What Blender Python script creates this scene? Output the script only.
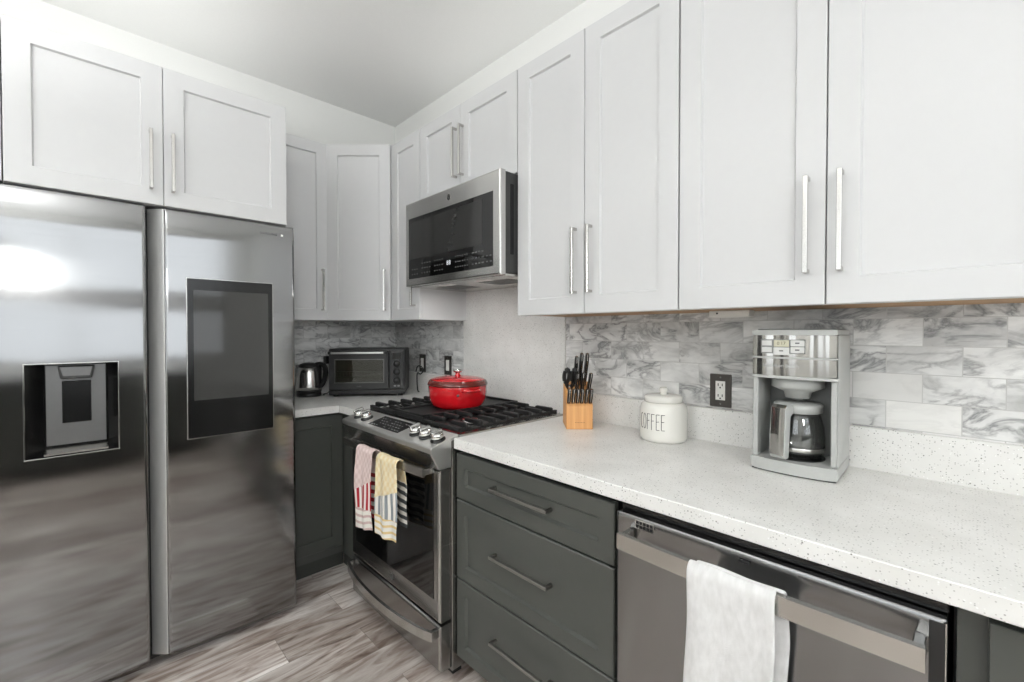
import bpy, bmesh, math, random
from mathutils import Matrix, Vector
random.seed(7)
for o in list(bpy.data.objects): bpy.data.objects.remove(o)
SC = bpy.context.scene
COL = SC.collection
PI = math.pi

# ------------------------------------------------------------------ camera
FPX, YAW, PITCH = 441.26, 0.7685, 0.0142
cd = bpy.data.cameras.new('camera')
cd.sensor_fit = 'HORIZONTAL'; cd.sensor_width = 36.0
cd.lens = FPX / 1024 * 36.0
cd.shift_y = -2.8 / 1024
cd.clip_start = 0.02
cam = bpy.data.objects.new('camera', cd); COL.objects.link(cam)
cam.location = (2.901, -1.6261, 1.3053)
cam.rotation_euler = (PI/2 - PITCH, 0, PI/2 - YAW)
SC.camera = cam

# ------------------------------------------------------------------ exposure, world, lights
SC.view_settings.view_transform = 'Standard'
SC.view_settings.look = 'None'
SC.view_settings.gamma = 1.0
SC.view_settings.use_curve_mapping = False
SC.view_settings.exposure = -0.26
W = bpy.data.worlds.new('daylight'); SC.world = W; W.use_nodes = True
bg = W.node_tree.nodes['Background']
bg.inputs['Color'].default_value = (0.93, 0.96, 1.0, 1); bg.inputs['Strength'].default_value = 3.6

def area(name, loc, size, size_y, power, rot=(0, 0, 0), color=(1, 1, 1)):
    l = bpy.data.lights.new(name, 'AREA'); l.shape = 'RECTANGLE'
    l.size = size; l.size_y = size_y; l.energy = power; l.color = color
    o = bpy.data.objects.new(name, l); COL.objects.link(o)
    o.location = loc; o.rotation_euler = rot
    return o
# unseen uplighters added to brighten the ceiling: x, y, power
FILL_UPLIGHTS = [(1.65, -2.65, 58), (3.7, -2.5, 52)]
LZ = 1.98
for lx, ly, pw in FILL_UPLIGHTS:
    l = bpy.data.lights.new('uplighter_light', 'AREA'); l.shape = 'DISK'; l.size = .34; l.energy = pw; l.color = (.97, .985, 1)
    o = bpy.data.objects.new('uplighter_light', l); COL.objects.link(o)
    o.location = (lx, ly, LZ + .012); o.rotation_euler = (PI, 0, 0)
# unseen globe added behind the camera to light the back corner
FILL_GLOBE = (4.45, -2.35, 1.85)
l = bpy.data.lights.new('globe_light', 'POINT'); l.shadow_soft_size = .16; l.energy = 72; l.color = (.97, .985, 1)
o = bpy.data.objects.new('globe_light', l); COL.objects.link(o); o.location = FILL_GLOBE
# hidden strips added on top of the wall cabinets to lift the ceiling
FILL_STRIPS = [(.62, 2.98, -.27, -.09, 2.396, 1.3), (.12, .60, -1.78, -1.0, 2.320, 1.2)]
for x0, x1, y0, y1, z, pw in FILL_STRIPS:
    o = area('cove_light', ((x0 + x1)/2, (y0 + y1)/2, z + .016), x1 - x0, y1 - y0, pw, (PI, 0, 0), (.985, .99, 1))
# daylight enters through the two windows behind the camera: portals only guide the sampling of the sky
for loc, sx, sy, rot in (((5.10, -1.7, 1.81), 1.62, 2.7, (0, PI/2, 0)), ((2.6, -4.0, 1.62), 1.8, 1.35, (PI/2, 0, 0))):
    o = area('window_portal', loc, sx, sy, 1, rot); o.data.cycles.is_portal = True

# ------------------------------------------------------------------ materials
def lin(c):
    c = c / 255
    return c / 12.92 if c <= .04045 else ((c + .055) / 1.055) ** 2.4
def rgb(r, g=None, b=None):
    if g is None: g = b = r
    return (lin(r), lin(g), lin(b), 1)

class NT:
    def __init__(s, name):
        s.m = bpy.data.materials.new(name); s.m.use_nodes = True
        s.t = s.m.node_tree; s.p = s.t.nodes['Principled BSDF']
    def n(s, typ, **kw):
        nd = s.t.nodes.new(typ)
        for k, v in kw.items():
            if k in nd.inputs: nd.inputs[k].default_value = v
            else: setattr(nd, k, v)
        return nd
    def l(s, a, b): s.t.links.new(a, b)
    def ramp(s, fac, stops, interp='LINEAR'):
        r = s.n('ShaderNodeValToRGB'); r.color_ramp.interpolation = interp
        e = r.color_ramp.elements
        while len(e) < len(stops): e.new(.5)
        for q, (p, c) in zip(e, stops): q.position = p; q.color = c
        s.l(fac, r.inputs['Fac']); return r.outputs['Color']
    def mix(s, fac, a, b, mode='MIX'):
        x = s.n('ShaderNodeMix', data_type='RGBA', blend_type=mode)
        for sock, v in ((x.inputs[0], fac), (x.inputs[6], a), (x.inputs[7], b)):
            if hasattr(v, 'is_output'): s.l(v, sock)
            else: sock.default_value = v
        return x.outputs[2]
    def math(s, op, a, b=0.0, c=None):
        x = s.n('ShaderNodeMath', operation=op)
        for i, v in enumerate((a, b) if c is None else (a, b, c)):
            if hasattr(v, 'is_output'): s.l(v, x.inputs[i])
            else: x.inputs[i].default_value = v
        return x.outputs[0]
    def coord(s, kind='Object', scale=(1, 1, 1), rot=(0, 0, 0), loc=(0, 0, 0)):
        tc = s.n('ShaderNodeTexCoord'); mp = s.n('ShaderNodeMapping')
        s.l(tc.outputs[kind], mp.inputs['Vector'])
        mp.inputs['Scale'].default_value = scale; mp.inputs['Rotation'].default_value = rot
        mp.inputs['Location'].default_value = loc
        return mp.outputs['Vector']
    def world(s, scale=(1, 1, 1), rot=(0, 0, 0)):
        g = s.n('ShaderNodeNewGeometry'); mp = s.n('ShaderNodeMapping')
        s.l(g.outputs['Position'], mp.inputs['Vector'])
        mp.inputs['Scale'].default_value = scale; mp.inputs['Rotation'].default_value = rot
        return mp.outputs['Vector']
    def noise(s, vec, scale=5, detail=3, rough=.5, dist=0):
        x = s.n('ShaderNodeTexNoise'); s.l(vec, x.inputs['Vector'])
        x.inputs['Scale'].default_value = scale; x.inputs['Detail'].default_value = detail
        x.inputs['Roughness'].default_value = rough; x.inputs['Distortion'].default_value = dist
        return x.outputs['Fac']
    def bump(s, h, strength=.1, dist=.001):
        b = s.n('ShaderNodeBump'); b.inputs['Strength'].default_value = strength
        b.inputs['Distance'].default_value = dist
        s.l(h, b.inputs['Height']); s.l(b.outputs['Normal'], s.p.inputs['Normal'])
    def base(s, v):
        if hasattr(v, 'is_output'): s.l(v, s.p.inputs['Base Color'])
        else: s.p.inputs['Base Color'].default_value = v
    def set(s, **kw):
        for k, v in kw.items(): s.p.inputs[k.replace('_', ' ')].default_value = v

def plain(name, col, rough=.5, metal=0.0, var=.04, bump=.05, nscale=60, **kw):
    """one colour with a faint mottling and micro relief"""
    t = NT(name); v = t.coord('Object')
    n = t.noise(v, nscale, 2)
    dark = tuple(c * (1 - var) for c in col[:3]) + (1,); lite = tuple(min(1, c * (1 + var)) for c in col[:3]) + (1,)
    t.base(t.ramp(n, [(.3, dark), (.7, lite)]))
    t.set(Roughness=rough, Metallic=metal)
    for k, q in kw.items(): t.p.inputs[k].default_value = q
    if bump: t.bump(n, bump, .0006)
    return t.m

M = {}
M['cab_white'] = plain('white_painted_wood', rgb(206, 206, 206), .38, var=.005, bump=0, nscale=35)
M['cab_grey'] = plain('dark_grey_painted_wood', rgb(75, 77, 73), .30, var=.02, bump=.03, nscale=35)
M['wall'] = plain('wall_paint', rgb(226, 226, 223), .75, var=.01, bump=.06, nscale=180)
M['ceiling'] = plain('ceiling_paint', rgb(232, 232, 230), .85, var=.01, bump=.06, nscale=140)
M['raw_wood'] = plain('raw_plywood', rgb(176, 142, 108), .7, var=.12, nscale=14)
M['toe'] = plain('toe_kick_paint', rgb(62, 63, 60), .55, var=.03)
M['black_plastic'] = plain('black_plastic', rgb(28, 28, 28), .42, var=.05, bump=.05, nscale=200)
M['black_gloss'] = plain('black_gloss_plastic', rgb(16, 16, 16), .18, var=.05, bump=0)
M['black_glass'] = plain('black_glass', rgb(13, 13, 13), .05, var=.02, bump=0, **{'IOR': 1.6})
M['dark_grey_plastic'] = plain('dark_grey_plastic', rgb(50, 50, 49), .45, var=.03, nscale=120)
M['grey_plastic'] = plain('grey_plastic', rgb(176, 177, 174), .42, var=.02, nscale=120)
M['mid_plastic'] = plain('mid_grey_plastic', rgb(120, 121, 119), .4, var=.02, nscale=120)
M['white_plastic'] = plain('white_plastic', rgb(232, 231, 226), .35, var=.01, nscale=100)
M['iron'] = plain('cast_iron', rgb(26, 26, 26), .5, var=.15, bump=.3, nscale=300)
M['bronze_plate'] = plain('dark_bronze_plate', rgb(74, 70, 66), .35, metal=.4, var=.05)
M['ceramic'] = plain('white_glazed_ceramic', rgb(226, 224, 217), .18, var=.02, bump=.03, nscale=18)
M['ink'] = plain('black_lettering', rgb(60, 58, 56), .5)
M['red'] = plain('red_enamel', rgb(196, 18, 28), .12, var=.05, bump=0, nscale=12, **{'Coat Weight': .5})
M['red_dark'] = plain('dark_red_enamel', rgb(98, 40, 34), .12, var=.06, bump=0)  # dark reflection on the lid bevel, put into the enamel colour
M['dispenser_grey'] = plain('dispenser_grey', rgb(112, 112, 111), .32, metal=.6, var=.02, bump=0)
M['chrome'] = plain('chrome', rgb(222, 222, 220), .08, metal=1, var=.01, bump=0)
M['nickel'] = plain('brushed_nickel', rgb(196, 194, 190), .26, metal=1, var=.02, bump=.02, nscale=300)
M['pull_grey'] = plain('grey_metal_pull', rgb(150, 148, 144), .34, metal=1, var=.02, bump=0)
M['badge'] = plain('badge_metal', rgb(120, 120, 118), .3, metal=1, var=.02, bump=0)
M['alu'] = plain('aluminium', rgb(205, 205, 203), .3, metal=1, var=.02, bump=.02, nscale=200)
M['gap'] = plain('dark_void', rgb(12, 12, 12), .8, bump=0)
M['mark'] = plain('grey_marking', rgb(150, 150, 150), .5, bump=0)
M['mark_dim'] = plain('dim_marking', rgb(96, 96, 96), .5, bump=0)

def steel(name, col, rough, wave=0.0, wscale=(.5, 3.0, 2.4), tangent=None, aniso=.85):
    t = NT(name); v = t.coord('Object', (1.2, 1.2, 260))
    n = t.noise(v, 3, 2)
    t.base(t.ramp(n, [(.3, tuple(c * .96 for c in col[:3]) + (1,)), (.7, col)]))
    t.set(Metallic=1.0)
    r = t.n('ShaderNodeMapRange'); t.l(n, r.inputs[0])
    r.inputs[3].default_value = rough * .9; r.inputs[4].default_value = rough * 1.1
    t.l(r.outputs[0], t.p.inputs['Roughness'])
    if tangent:       # brushed: the sheen spreads along this direction
        t.set(Anisotropic=aniso)
        c = t.n('ShaderNodeCombineXYZ')
        for i in range(3): c.inputs[i].default_value = tangent[i]
        t.l(c.outputs[0], t.p.inputs['Tangent'])
    if wave:
        w = t.noise(t.coord('Object', wscale), 1.0, 1.5, .4)
        t.bump(w, wave, .05)
    return t.m
M['steel'] = steel('stainless_steel', rgb(198, 197, 194), .24)
M['steel_door'] = steel('fridge_stainless_steel', rgb(146, 146, 146), .11, .08, (.2, .9, 3.2), (0, 1, 0), .9)
M['steel_dw'] = steel('dishwasher_stainless_steel', rgb(146, 146, 146), .22, .25, (5.0, .2, .35), (0, 0, 1))
M['steel_satin'] = steel('satin_steel', rgb(222, 221, 218), .42)
M['steel_dark'] = steel('dark_stainless_steel', rgb(158, 157, 155), .26)
M['steel_band'] = steel('polished_steel_band', rgb(178, 176, 172), .16, .6, (16, 16, .3))
M['door_edge'] = plain('grey_door_edge', rgb(188, 188, 186), .4, metal=.6, var=.01, bump=0)

def emis(name, col, s):
    t = NT(name); t.base((0, 0, 0, 1)); t.set(Roughness=.4)
    t.p.inputs['Emission Color'].default_value = col; t.p.inputs['Emission Strength'].default_value = s
    return t.m
M['digit'] = emis('lit_digits', (.9, .95, 1, 1), 1.0)
M['lamp'] = emis('lamp_diffuser', (1, .985, .96, 1), 5.0)

def glass(name, tint=(1, 1, 1, 1), refl=.12, rough=.02):
    t = NT(name); tr = t.n('ShaderNodeBsdfTransparent'); tr.inputs['Color'].default_value = tint
    gl = t.n('ShaderNodeBsdfGlossy'); gl.inputs['Roughness'].default_value = rough
    lw = t.n('ShaderNodeLayerWeight'); lw.inputs['Blend'].default_value = .35
    f = t.math('ADD', t.math('MULTIPLY', lw.outputs['Fresnel'], .6), refl * .5)
    mx = t.n('ShaderNodeMixShader'); t.l(f, mx.inputs[0]); t.l(tr.outputs[0], mx.inputs[1]); t.l(gl.outputs[0], mx.inputs[2])
    t.l(mx.outputs[0], t.t.nodes['Material Output'].inputs['Surface'])
    return t.m
M['glass'] = glass('clear_glass', (.965, .97, .965, 1))
M['oven_glass'] = glass('smoked_oven_glass', (.80, .80, .77, 1), .02)
M['paper'] = glass('translucent_paper', (.92, .92, .9, 1), .02, .5)
M['pane'] = glass('window_pane', (.97, .98, .98, 1), .08)

def quartz():
    t = NT('white_speckled_quartz'); v = t.world()
    base = t.ramp(t.noise(v, 9, 4), [(.3, rgb(219, 218, 214)), (.7, rgb(230, 229, 226))])
    def specks(scale, lo, hi, col, prev, keep):
        vo = t.n('ShaderNodeTexVoronoi', feature='F1'); t.l(v, vo.inputs['Vector']); vo.inputs['Scale'].default_value = scale
        vo.inputs['Randomness'].default_value = 1.0
        d = t.ramp(vo.outputs['Distance'], [(lo, (1, 1, 1, 1)), (hi, (0, 0, 0, 1))])
        sep = t.n('ShaderNodeSeparateColor'); t.l(vo.outputs['Color'], sep.inputs[0])
        k = t.math('LESS_THAN', sep.outputs[0], keep)
        return t.mix(t.math('MULTIPLY', d, k), prev, col)
    c = specks(190, .10, .32, rgb(150, 147, 142), base, .42)
    c = specks(95, .08, .20, rgb(96, 93, 90), c, .30)
    c = specks(140, .10, .26, rgb(244, 244, 242), c, .2)
    t.base(c); t.set(Roughness=.3)
    return t.m
M['quartz'] = quartz()

def marble():
    # 3 x 6 inch running-bond marble tile; brick texture gives grout and a random value per tile
    t = NT('marble_tile')
    g = t.n('ShaderNodeNewGeometry'); sp = t.n('ShaderNodeSeparateXYZ'); t.l(g.outputs['Position'], sp.inputs[0])
    nx = t.n('ShaderNodeSeparateXYZ'); t.l(g.outputs['Normal'], nx.inputs[0])
    onx = t.math('GREATER_THAN', t.math('ABSOLUTE', nx.outputs[0]), .5)
    u = t.math('ADD', t.math('MULTIPLY', sp.outputs[1], onx), t.math('MULTIPLY', sp.outputs[0], t.math('SUBTRACT', 1.0, onx)))
    cb = t.n('ShaderNodeCombineXYZ')
    t.l(t.math('ADD', u, .1505 * 40 - 2.8165), cb.inputs[0]); t.l(t.math('ADD', sp.outputs[2], .0765 * 20 - 1.190), cb.inputs[1])
    b = t.n('ShaderNodeTexBrick', offset=.5, offset_frequency=2, squash=1.0)
    t.l(cb.outputs[0], b.inputs['Vector'])
    b.inputs['Color1'].default_value = (0, 0, 0, 1); b.inputs['Color2'].default_value = (1, 1, 1, 1)
    b.inputs['Mortar'].default_value = (.5, .5, .5, 1)
    b.inputs['Scale'].default_value = 1.0; b.inputs['Brick Width'].default_value = .1505; b.inputs['Row Height'].default_value = .0765
    b.inputs['Mortar Size'].default_value = .0011; b.inputs['Mortar Smooth'].default_value = .2
    rnd = t.n('ShaderNodeSeparateColor'); t.l(b.outputs['Color'], rnd.inputs[0]); r = rnd.outputs[0]
    # offset the vein pattern per tile
    off = t.n('ShaderNodeCombineXYZ')
    t.l(t.math('MULTIPLY', r, 37.0), off.inputs[0]); t.l(t.math('MULTIPLY', r, 91.0), off.inputs[1]); t.l(t.math('MULTIPLY', r, 53.0), off.inputs[2])
    va = t.n('ShaderNodeVectorMath', operation='ADD'); t.l(g.outputs['Position'], va.inputs[0]); t.l(off.outputs[0], va.inputs[1])
    mp = t.n('ShaderNodeMapping'); t.l(va.outputs[0], mp.inputs['Vector']); mp.inputs['Rotation'].default_value = (.3, .75, .4)
    mp.inputs['Scale'].default_value = (1, 1, 2.2)
    n1 = t.noise(mp.outputs[0], 6.5, 5, .58, .8)
    vein = t.math('ABSOLUTE', t.math('SUBTRACT', n1, .5))
    v1 = t.ramp(vein, [(0, (1, 1, 1, 1)), (.012, (.75, .75, .75, 1)), (.06, (.12, .12, .12, 1)), (.13, (0, 0, 0, 1))])
    n2 = t.noise(mp.outputs[0], 5, 5, .6, .6)
    cloud = t.ramp(n2, [(.35, rgb(192, 192, 190)), (.5, rgb(220, 220, 218)), (.65, rgb(236, 236, 234))])
    amt = t.math('MULTIPLY', t.ramp(t.noise(mp.outputs[0], 3.2, 2), [(.40, (.2, .2, .2, 1)), (.58, (1, 1, 1, 1))]), .85)
    c = t.mix(t.math('MULTIPLY', v1, amt), cloud, rgb(112, 112, 113))
    # a few tiles are almost plain
    plainm = t.math('GREATER_THAN', r, .93)
    c = t.mix(t.math('MULTIPLY', plainm, .85), c, rgb(222, 221, 218))
    tone = t.ramp(t.math('FRACT', t.math('MULTIPLY', r, 7.3)), [(0, (.9, .9, .9, 1)), (1, (1.05, 1.05, 1.05, 1))])
    c = t.mix(1.0, c, tone, 'MULTIPLY')
    c = t.mix(b.outputs['Fac'], c, rgb(188, 187, 184))
    t.base(c); t.set(Roughness=.3)
    inv = t.math('SUBTRACT', 1.0, b.outputs['Fac']); t.bump(inv, .35, .001)
    return t.m
M['marble'] = marble()

def planks():
    t = NT('grey_brown_vinyl_plank')
    g = t.n('ShaderNodeNewGeometry'); sp = t.n('ShaderNodeSeparateXYZ'); t.l(g.outputs['Position'], sp.inputs[0])
    cb = t.n('ShaderNodeCombineXYZ')
    t.l(t.math('ADD', sp.outputs[1], 11.75), cb.inputs[0]); t.l(t.math('ADD', sp.outputs[0], .18 * 10 - .87), cb.inputs[1])
    b = t.n('ShaderNodeTexBrick', offset=.238, offset_frequency=2, squash=1.0)
    t.l(cb.outputs[0], b.inputs['Vector'])
    b.inputs['Color1'].default_value = (0, 0, 0, 1); b.inputs['Color2'].default_value = (1, 1, 1, 1); b.inputs['Mortar'].default_value = (.5, .5, .5, 1)
    b.inputs['Scale'].default_value = 1.0; b.inputs['Brick Width'].default_value = 1.22; b.inputs['Row Height'].default_value = .18
    b.inputs['Mortar Size'].default_value = .0008; b.inputs['Mortar Smooth'].default_value = .1
    rs = t.n('ShaderNodeSeparateColor'); t.l(b.outputs['Color'], rs.inputs[0]); r = rs.outputs[0]
    off = t.n('ShaderNodeCombineXYZ'); t.l(t.math('MULTIPLY', r, 17.0), off.inputs[0]); t.l(t.math('MULTIPLY', r, 43.0), off.inputs[1])
    va = t.n('ShaderNodeVectorMath', operation='ADD'); t.l(g.outputs['Position'], va.inputs[0]); t.l(off.outputs[0], va.inputs[1])
    def mapped(sc):
        m = t.n('ShaderNodeMapping'); t.l(va.outputs[0], m.inputs['Vector']); m.inputs['Scale'].default_value = sc; return m.outputs[0]
    grain = t.noise(mapped((6, 1.0, 1)), 2.6, 5, .62, 1.6)
    fine = t.noise(mapped((60, 3, 1)), 4, 4, .6)
    patch = t.noise(mapped((3.0, .9, 1)), 2.2, 3)
    c = t.ramp(grain, [(.32, rgb(104, 90, 82)), (.42, rgb(160, 147, 139)), (.52, rgb(196, 188, 182)), (.68, rgb(224, 220, 216))])
    c = t.mix(t.ramp(patch, [(.4, (0, 0, 0, 1)), (.7, (.55, .55, .55, 1))]), c, rgb(122, 106, 96))
    c = t.mix(t.ramp(fine, [(.5, (0, 0, 0, 1)), (.75, (.25, .25, .25, 1))]), c, rgb(98, 86, 80))
    tone = t.ramp(r, [(0, (.76, .72, .69, 1)), (.5, (1.06, 1.05, 1.04, 1)), (1, (1.32, 1.32, 1.32, 1))])
    c = t.mix(1.0, c, tone, 'MULTIPLY')
    c = t.mix(t.math('MULTIPLY', b.outputs['Fac'], .7), c, rgb(70, 62, 57))
    t.base(c); t.set(Roughness=.36)
    t.bump(grain, .12, .002)
    return t.m
M['floor'] = planks()

def bamboo():
    t = NT('bamboo_wood'); v = t.coord('Object', (40, 6, 1.5))
    n = t.noise(v, 3, 4, .6)
    st = t.noise(t.coord('Object', (70, .1, .1)), 1.0, 0)
    c = t.ramp(n, [(.3, rgb(205, 146, 88)), (.7, rgb(226, 172, 112))])
    c = t.mix(t.ramp(st, [(.45, (0, 0, 0, 1)), (.6, (.4, .4, .4, 1))]), c, rgb(196, 138, 82))
    t.base(c); t.set(Roughness=.45); return t.m
M['bamboo'] = bamboo()

def terry():
    t = NT('white_terry_cloth'); v = t.coord('UV', (1, 1, 1))
    n = t.noise(v, 260, 2); n2 = t.noise(v, 14, 3)
    t.base(t.ramp(n2, [(.3, rgb(226, 225, 223)), (.7, rgb(240, 239, 238))])); t.set(Roughness=.95)
    h = t.math('ADD', n, t.math('MULTIPLY', n2, .8)); t.bump(h, .7, .003); return t.m
M['terry'] = terry()

def kitchen_towel(name, pale, warm, stripe, back=None):
    """UV u across 0..1, v = 0 at hem .. 1 at the rail: wavy hem lines, upright stripes, slanting checks"""
    t = NT(name); tc = t.n('ShaderNodeTexCoord'); s = t.n('ShaderNodeSeparateXYZ'); t.l(tc.outputs['UV'], s.inputs[0])
    u, v = s.outputs[0], s.outputs[1]
    def wave(x, freq, ph=0.0):
        return t.math('ADD', t.math('MULTIPLY', t.math('SINE', t.math('MULTIPLY', t.math('ADD', x, ph), freq * 2 * PI)), .5), .5)
    def step(x, a, bb): return t.ramp(x, [(a, (0, 0, 0, 1)), (bb, (1, 1, 1, 1))])
    white = rgb(232, 228, 220)
    checks = t.math('MULTIPLY', t.math('ADD', wave(t.math('ADD', t.math('MULTIPLY', u, .55), v), 9), wave(t.math('SUBTRACT', t.math('MULTIPLY', u, .55), v), 9)), .5)
    c_up = t.mix(t.math('MULTIPLY', step(checks, .2, .8), .7), pale, warm)
    c_mid = t.mix(step(wave(u, 5.0, .05), .45, .55), white, stripe)
    hem = wave(t.math('ADD', v, t.math('MULTIPLY', wave(u, .8), .03)), 13)
    c_low = t.mix(step(hem, .55, .8), white, warm)
    # the boundary of the striped zone slants across the cloth
    vv = t.math('SUBTRACT', v, t.math('MULTIPLY', u, .16))
    m1 = t.math('GREATER_THAN', vv, .44); m0 = t.math('GREATER_THAN', v, .24)
    c = t.mix(m0, c_low, c_mid); c = t.mix(m1, c, c_up)
    if back:
        cb = t.mix(step(wave(v, 9.0), .45, .55), white, back)
        isb = t.math('GREATER_THAN', u, 1.0)
        upb = t.math('GREATER_THAN', v, .62)
        cb = t.mix(upb, cb, t.mix(t.math('MULTIPLY', step(checks, .2, .8), .7), pale, warm))
        c = t.mix(isb, c, cb)
    t.base(c); t.set(Roughness=.9)
    n = t.noise(t.coord('UV', (1, 2, 1)), 160, 2); t.bump(n, .35, .0015)
    return t.m
M['towel_red'] = kitchen_towel('red_striped_towel', rgb(226, 206, 202), rgb(204, 178, 172), rgb(176, 34, 46), rgb(150, 40, 44))
M['towel_yellow'] = kitchen_towel('yellow_striped_towel', rgb(230, 218, 188), rgb(222, 196, 140), rgb(140, 146, 150), rgb(64, 66, 68))

# ------------------------------------------------------------------ mesh builder
MW = {}
def thing(name, label, cat, loc=(0, 0, 0), rotz=0.0, group=None):
    o = bpy.data.objects.new(name, None); COL.objects.link(o)
    o.empty_display_size = .05
    o.location = loc; o.rotation_euler = (0, 0, rotz)
    MW[o.name] = Matrix.Translation(loc) @ Matrix.Rotation(rotz, 4, 'Z')
    tag(o, label, cat, group)
    return o
def tag(o, label, cat, group=None):
    o['label'] = label; o['category'] = cat
    if group: o['group'] = group
    return o

class MB:
    def __init__(s, m=None):
        s.bm = bmesh.new(); s.m = m if m is not None else Matrix.Identity(4)
        s.uvs = None
    def v(s, p): return s.bm.verts.new(s.m @ Vector(p))
    def f(s, vs, smooth=False):
        try:
            f = s.bm.faces.new(vs); f.smooth = smooth; return f
        except ValueError: return None
    def box(s, x0, x1, y0, y1, z0, z1, bev=0.0, seg=1):
        x0, x1 = sorted((x0, x1)); y0, y1 = sorted((y0, y1)); z0, z1 = sorted((z0, z1))
        vs = [s.v((x, y, z)) for z in (z0, z1) for y in (y0, y1) for x in (x0, x1)]
        fs = [s.f([vs[i] for i in q]) for q in ((0, 2, 3, 1), (4, 5, 7, 6), (0, 1, 5, 4), (1, 3, 7, 5), (3, 2, 6, 7), (2, 0, 4, 6))]
        if bev > 0:
            es = list({e for f in fs for e in f.edges})
            r = bmesh.ops.bevel(s.bm, geom=es, offset=bev, segments=seg, affect='EDGES', profile=.5)
            if seg > 2:
                for f in r['faces']: f.smooth = False
        return s
    def ring_loft(s, rings, cap0=True, cap1=True, smooth=True, closed=True):
        R = [[s.v(p) for p in r] for r in rings]; n = len(R[0])
        for a, b in zip(R, R[1:]):
            for i in range(n if closed else n - 1):
                j = (i + 1) % n
                s.f([a[i], a[j], b[j], b[i]], smooth)
        if cap0: s.f(R[0][::-1])
        if cap1: s.f(R[-1])
        return R
    def lathe(s, prof, c=(0, 0, 0), n=32, cap0=True, cap1=True, axis='z', smooth=True):
        rings = []
        for r, h in prof:
            ring = []
            for i in range(n):
                a = 2 * PI * i / n
                if axis == 'z': p = (c[0] + r * math.cos(a), c[1] + r * math.sin(a), c[2] + h)
                elif axis == 'y': p = (c[0] + r * math.cos(a), c[1] + h, c[2] + r * math.sin(a))
                else: p = (c[0] + h, c[1] + r * math.cos(a), c[2] + r * math.sin(a))
                ring.append(p)
            rings.append(ring)
        s.ring_loft(rings, cap0, cap1, smooth); return s
    def prism(s, poly, a0, a1, axis='x', bev=0.0, seg=1, smooth=False):
        """polygon in the two other axes, extruded along axis"""
        def P(p, a):
            if axis == 'x': return (a, p[0], p[1])
            if axis == 'y': return (p[0], a, p[1])
            return (p[0], p[1], a)
        A = [s.v(P(p, a0)) for p in poly]; B = [s.v(P(p, a1)) for p in poly]; n = len(poly)
        fs = [s.f(A[::-1]), s.f(B)]
        for i in range(n):
            j = (i + 1) % n; fs.append(s.f([A[i], A[j], B[j], B[i]], smooth))
        if bev > 0:
            es = list({e for f in fs if f for e in f.edges})
            bmesh.ops.bevel(s.bm, geom=es, offset=bev, segments=seg, affect='EDGES', profile=.5)
        return s
    def tube(s, pts, r, n=10, cap=True, flat=None):
        """round (or w x h flat section) sweep along a polyline"""
        P = [Vector(p) for p in pts]; rings = []
        up = Vector((0, 0, 1))
        for i, p in enumerate(P):
            d = (P[min(i + 1, len(P) - 1)] - P[max(i - 1, 0)]).normalized()
            ref = up if abs(d.dot(up)) < .95 else Vector((0, 1, 0))
            a = d.cross(ref).normalized(); b = a.cross(d).normalized()
            rr = r[i] if isinstance(r, (list, tuple)) else r
            if flat:
                w, h = flat
                rings.append([tuple(p + a * x + b * z) for x, z in ((-w/2, -h/2), (w/2, -h/2), (w/2, h/2), (-w/2, h/2))])
            else:
                rings.append([tuple(p + a * rr * math.cos(2*PI*k/n) + b * rr * math.sin(2*PI*k/n)) for k in range(n)])
        s.ring_loft(rings, cap, cap, not flat); return s
    def shaker(s, O, U, N, w, h, st=.063, t=.019, rec=.009, e=.0015, sl=.004):
        """one-piece shaker panel; O lower corner on the back plane"""
        O, U, N, Z = Vector(O), Vector(U), Vector(N), Vector((0, 0, 1))
        def ring(ins, n): return [tuple(O + U * a + Z * b + N * n) for a, b in ((ins, ins), (w - ins, ins), (w - ins, h - ins), (ins, h - ins))]
        s.ring_loft([ring(0, 0), ring(0, t - e), ring(e, t), ring(st, t), ring(st + sl, t - rec)], True, True, False)
        return s
    def slab(s, O, U, N, w, h, t=.019, e=.0015):
        O, U, N, Z = Vector(O), Vector(U), Vector(N), Vector((0, 0, 1))
        def ring(ins, n): return [tuple(O + U * a + Z * b + N * n) for a, b in ((ins, ins), (w - ins, ins), (w - ins, h - ins), (ins, h - ins))]
        s.ring_loft([ring(0, 0), ring(0, t - e), ring(e, t)], True, True, False); return s
    def pull(s, C, A, N, L, sec=.0105, off=.032):
        """square bar pull centred at C on the door face, axis A, standing off along N"""
        C, A, N = Vector(C), Vector(A).normalized(), Vector(N).normalized(); B = A.cross(N).normalized()
        R = Matrix((A, B, N)).transposed().to_4x4(); T = Matrix.Translation(C) @ R
        old = s.m; s.m = old @ T
        s.box(-L/2, L/2, -sec/2, sec/2, off - sec, off, .0012)
        for q in (-1, 1):
            s.box(q * (L/2 - sec * .5) - sec/2 * .9, q * (L/2 - sec * .5) + sec/2 * .9, -sec*.45, sec*.45, -.0005, off - sec + .001)
        s.m = old; return s
    def build(s, name, mat, parent=None, normals=True):
        if normals: bmesh.ops.recalc_face_normals(s.bm, faces=s.bm.faces[:])
        me = bpy.data.meshes.new(name)
        top = parent
        while top is not None and top.parent is not None: top = top.parent
        if top is not None and top.name in MW: s.bm.transform(MW[top.name].inverted())
        s.bm.to_mesh(me); s.bm.free()
        o = bpy.data.objects.new(name, me); COL.objects.link(o)
        me.materials.append(M[mat] if isinstance(mat, str) else mat)
        if parent is not None: o.parent = parent
        return o

def struct(name, mb, mat):
    o = mb.build(name, mat); o['kind'] = 'structure'; return o

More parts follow.
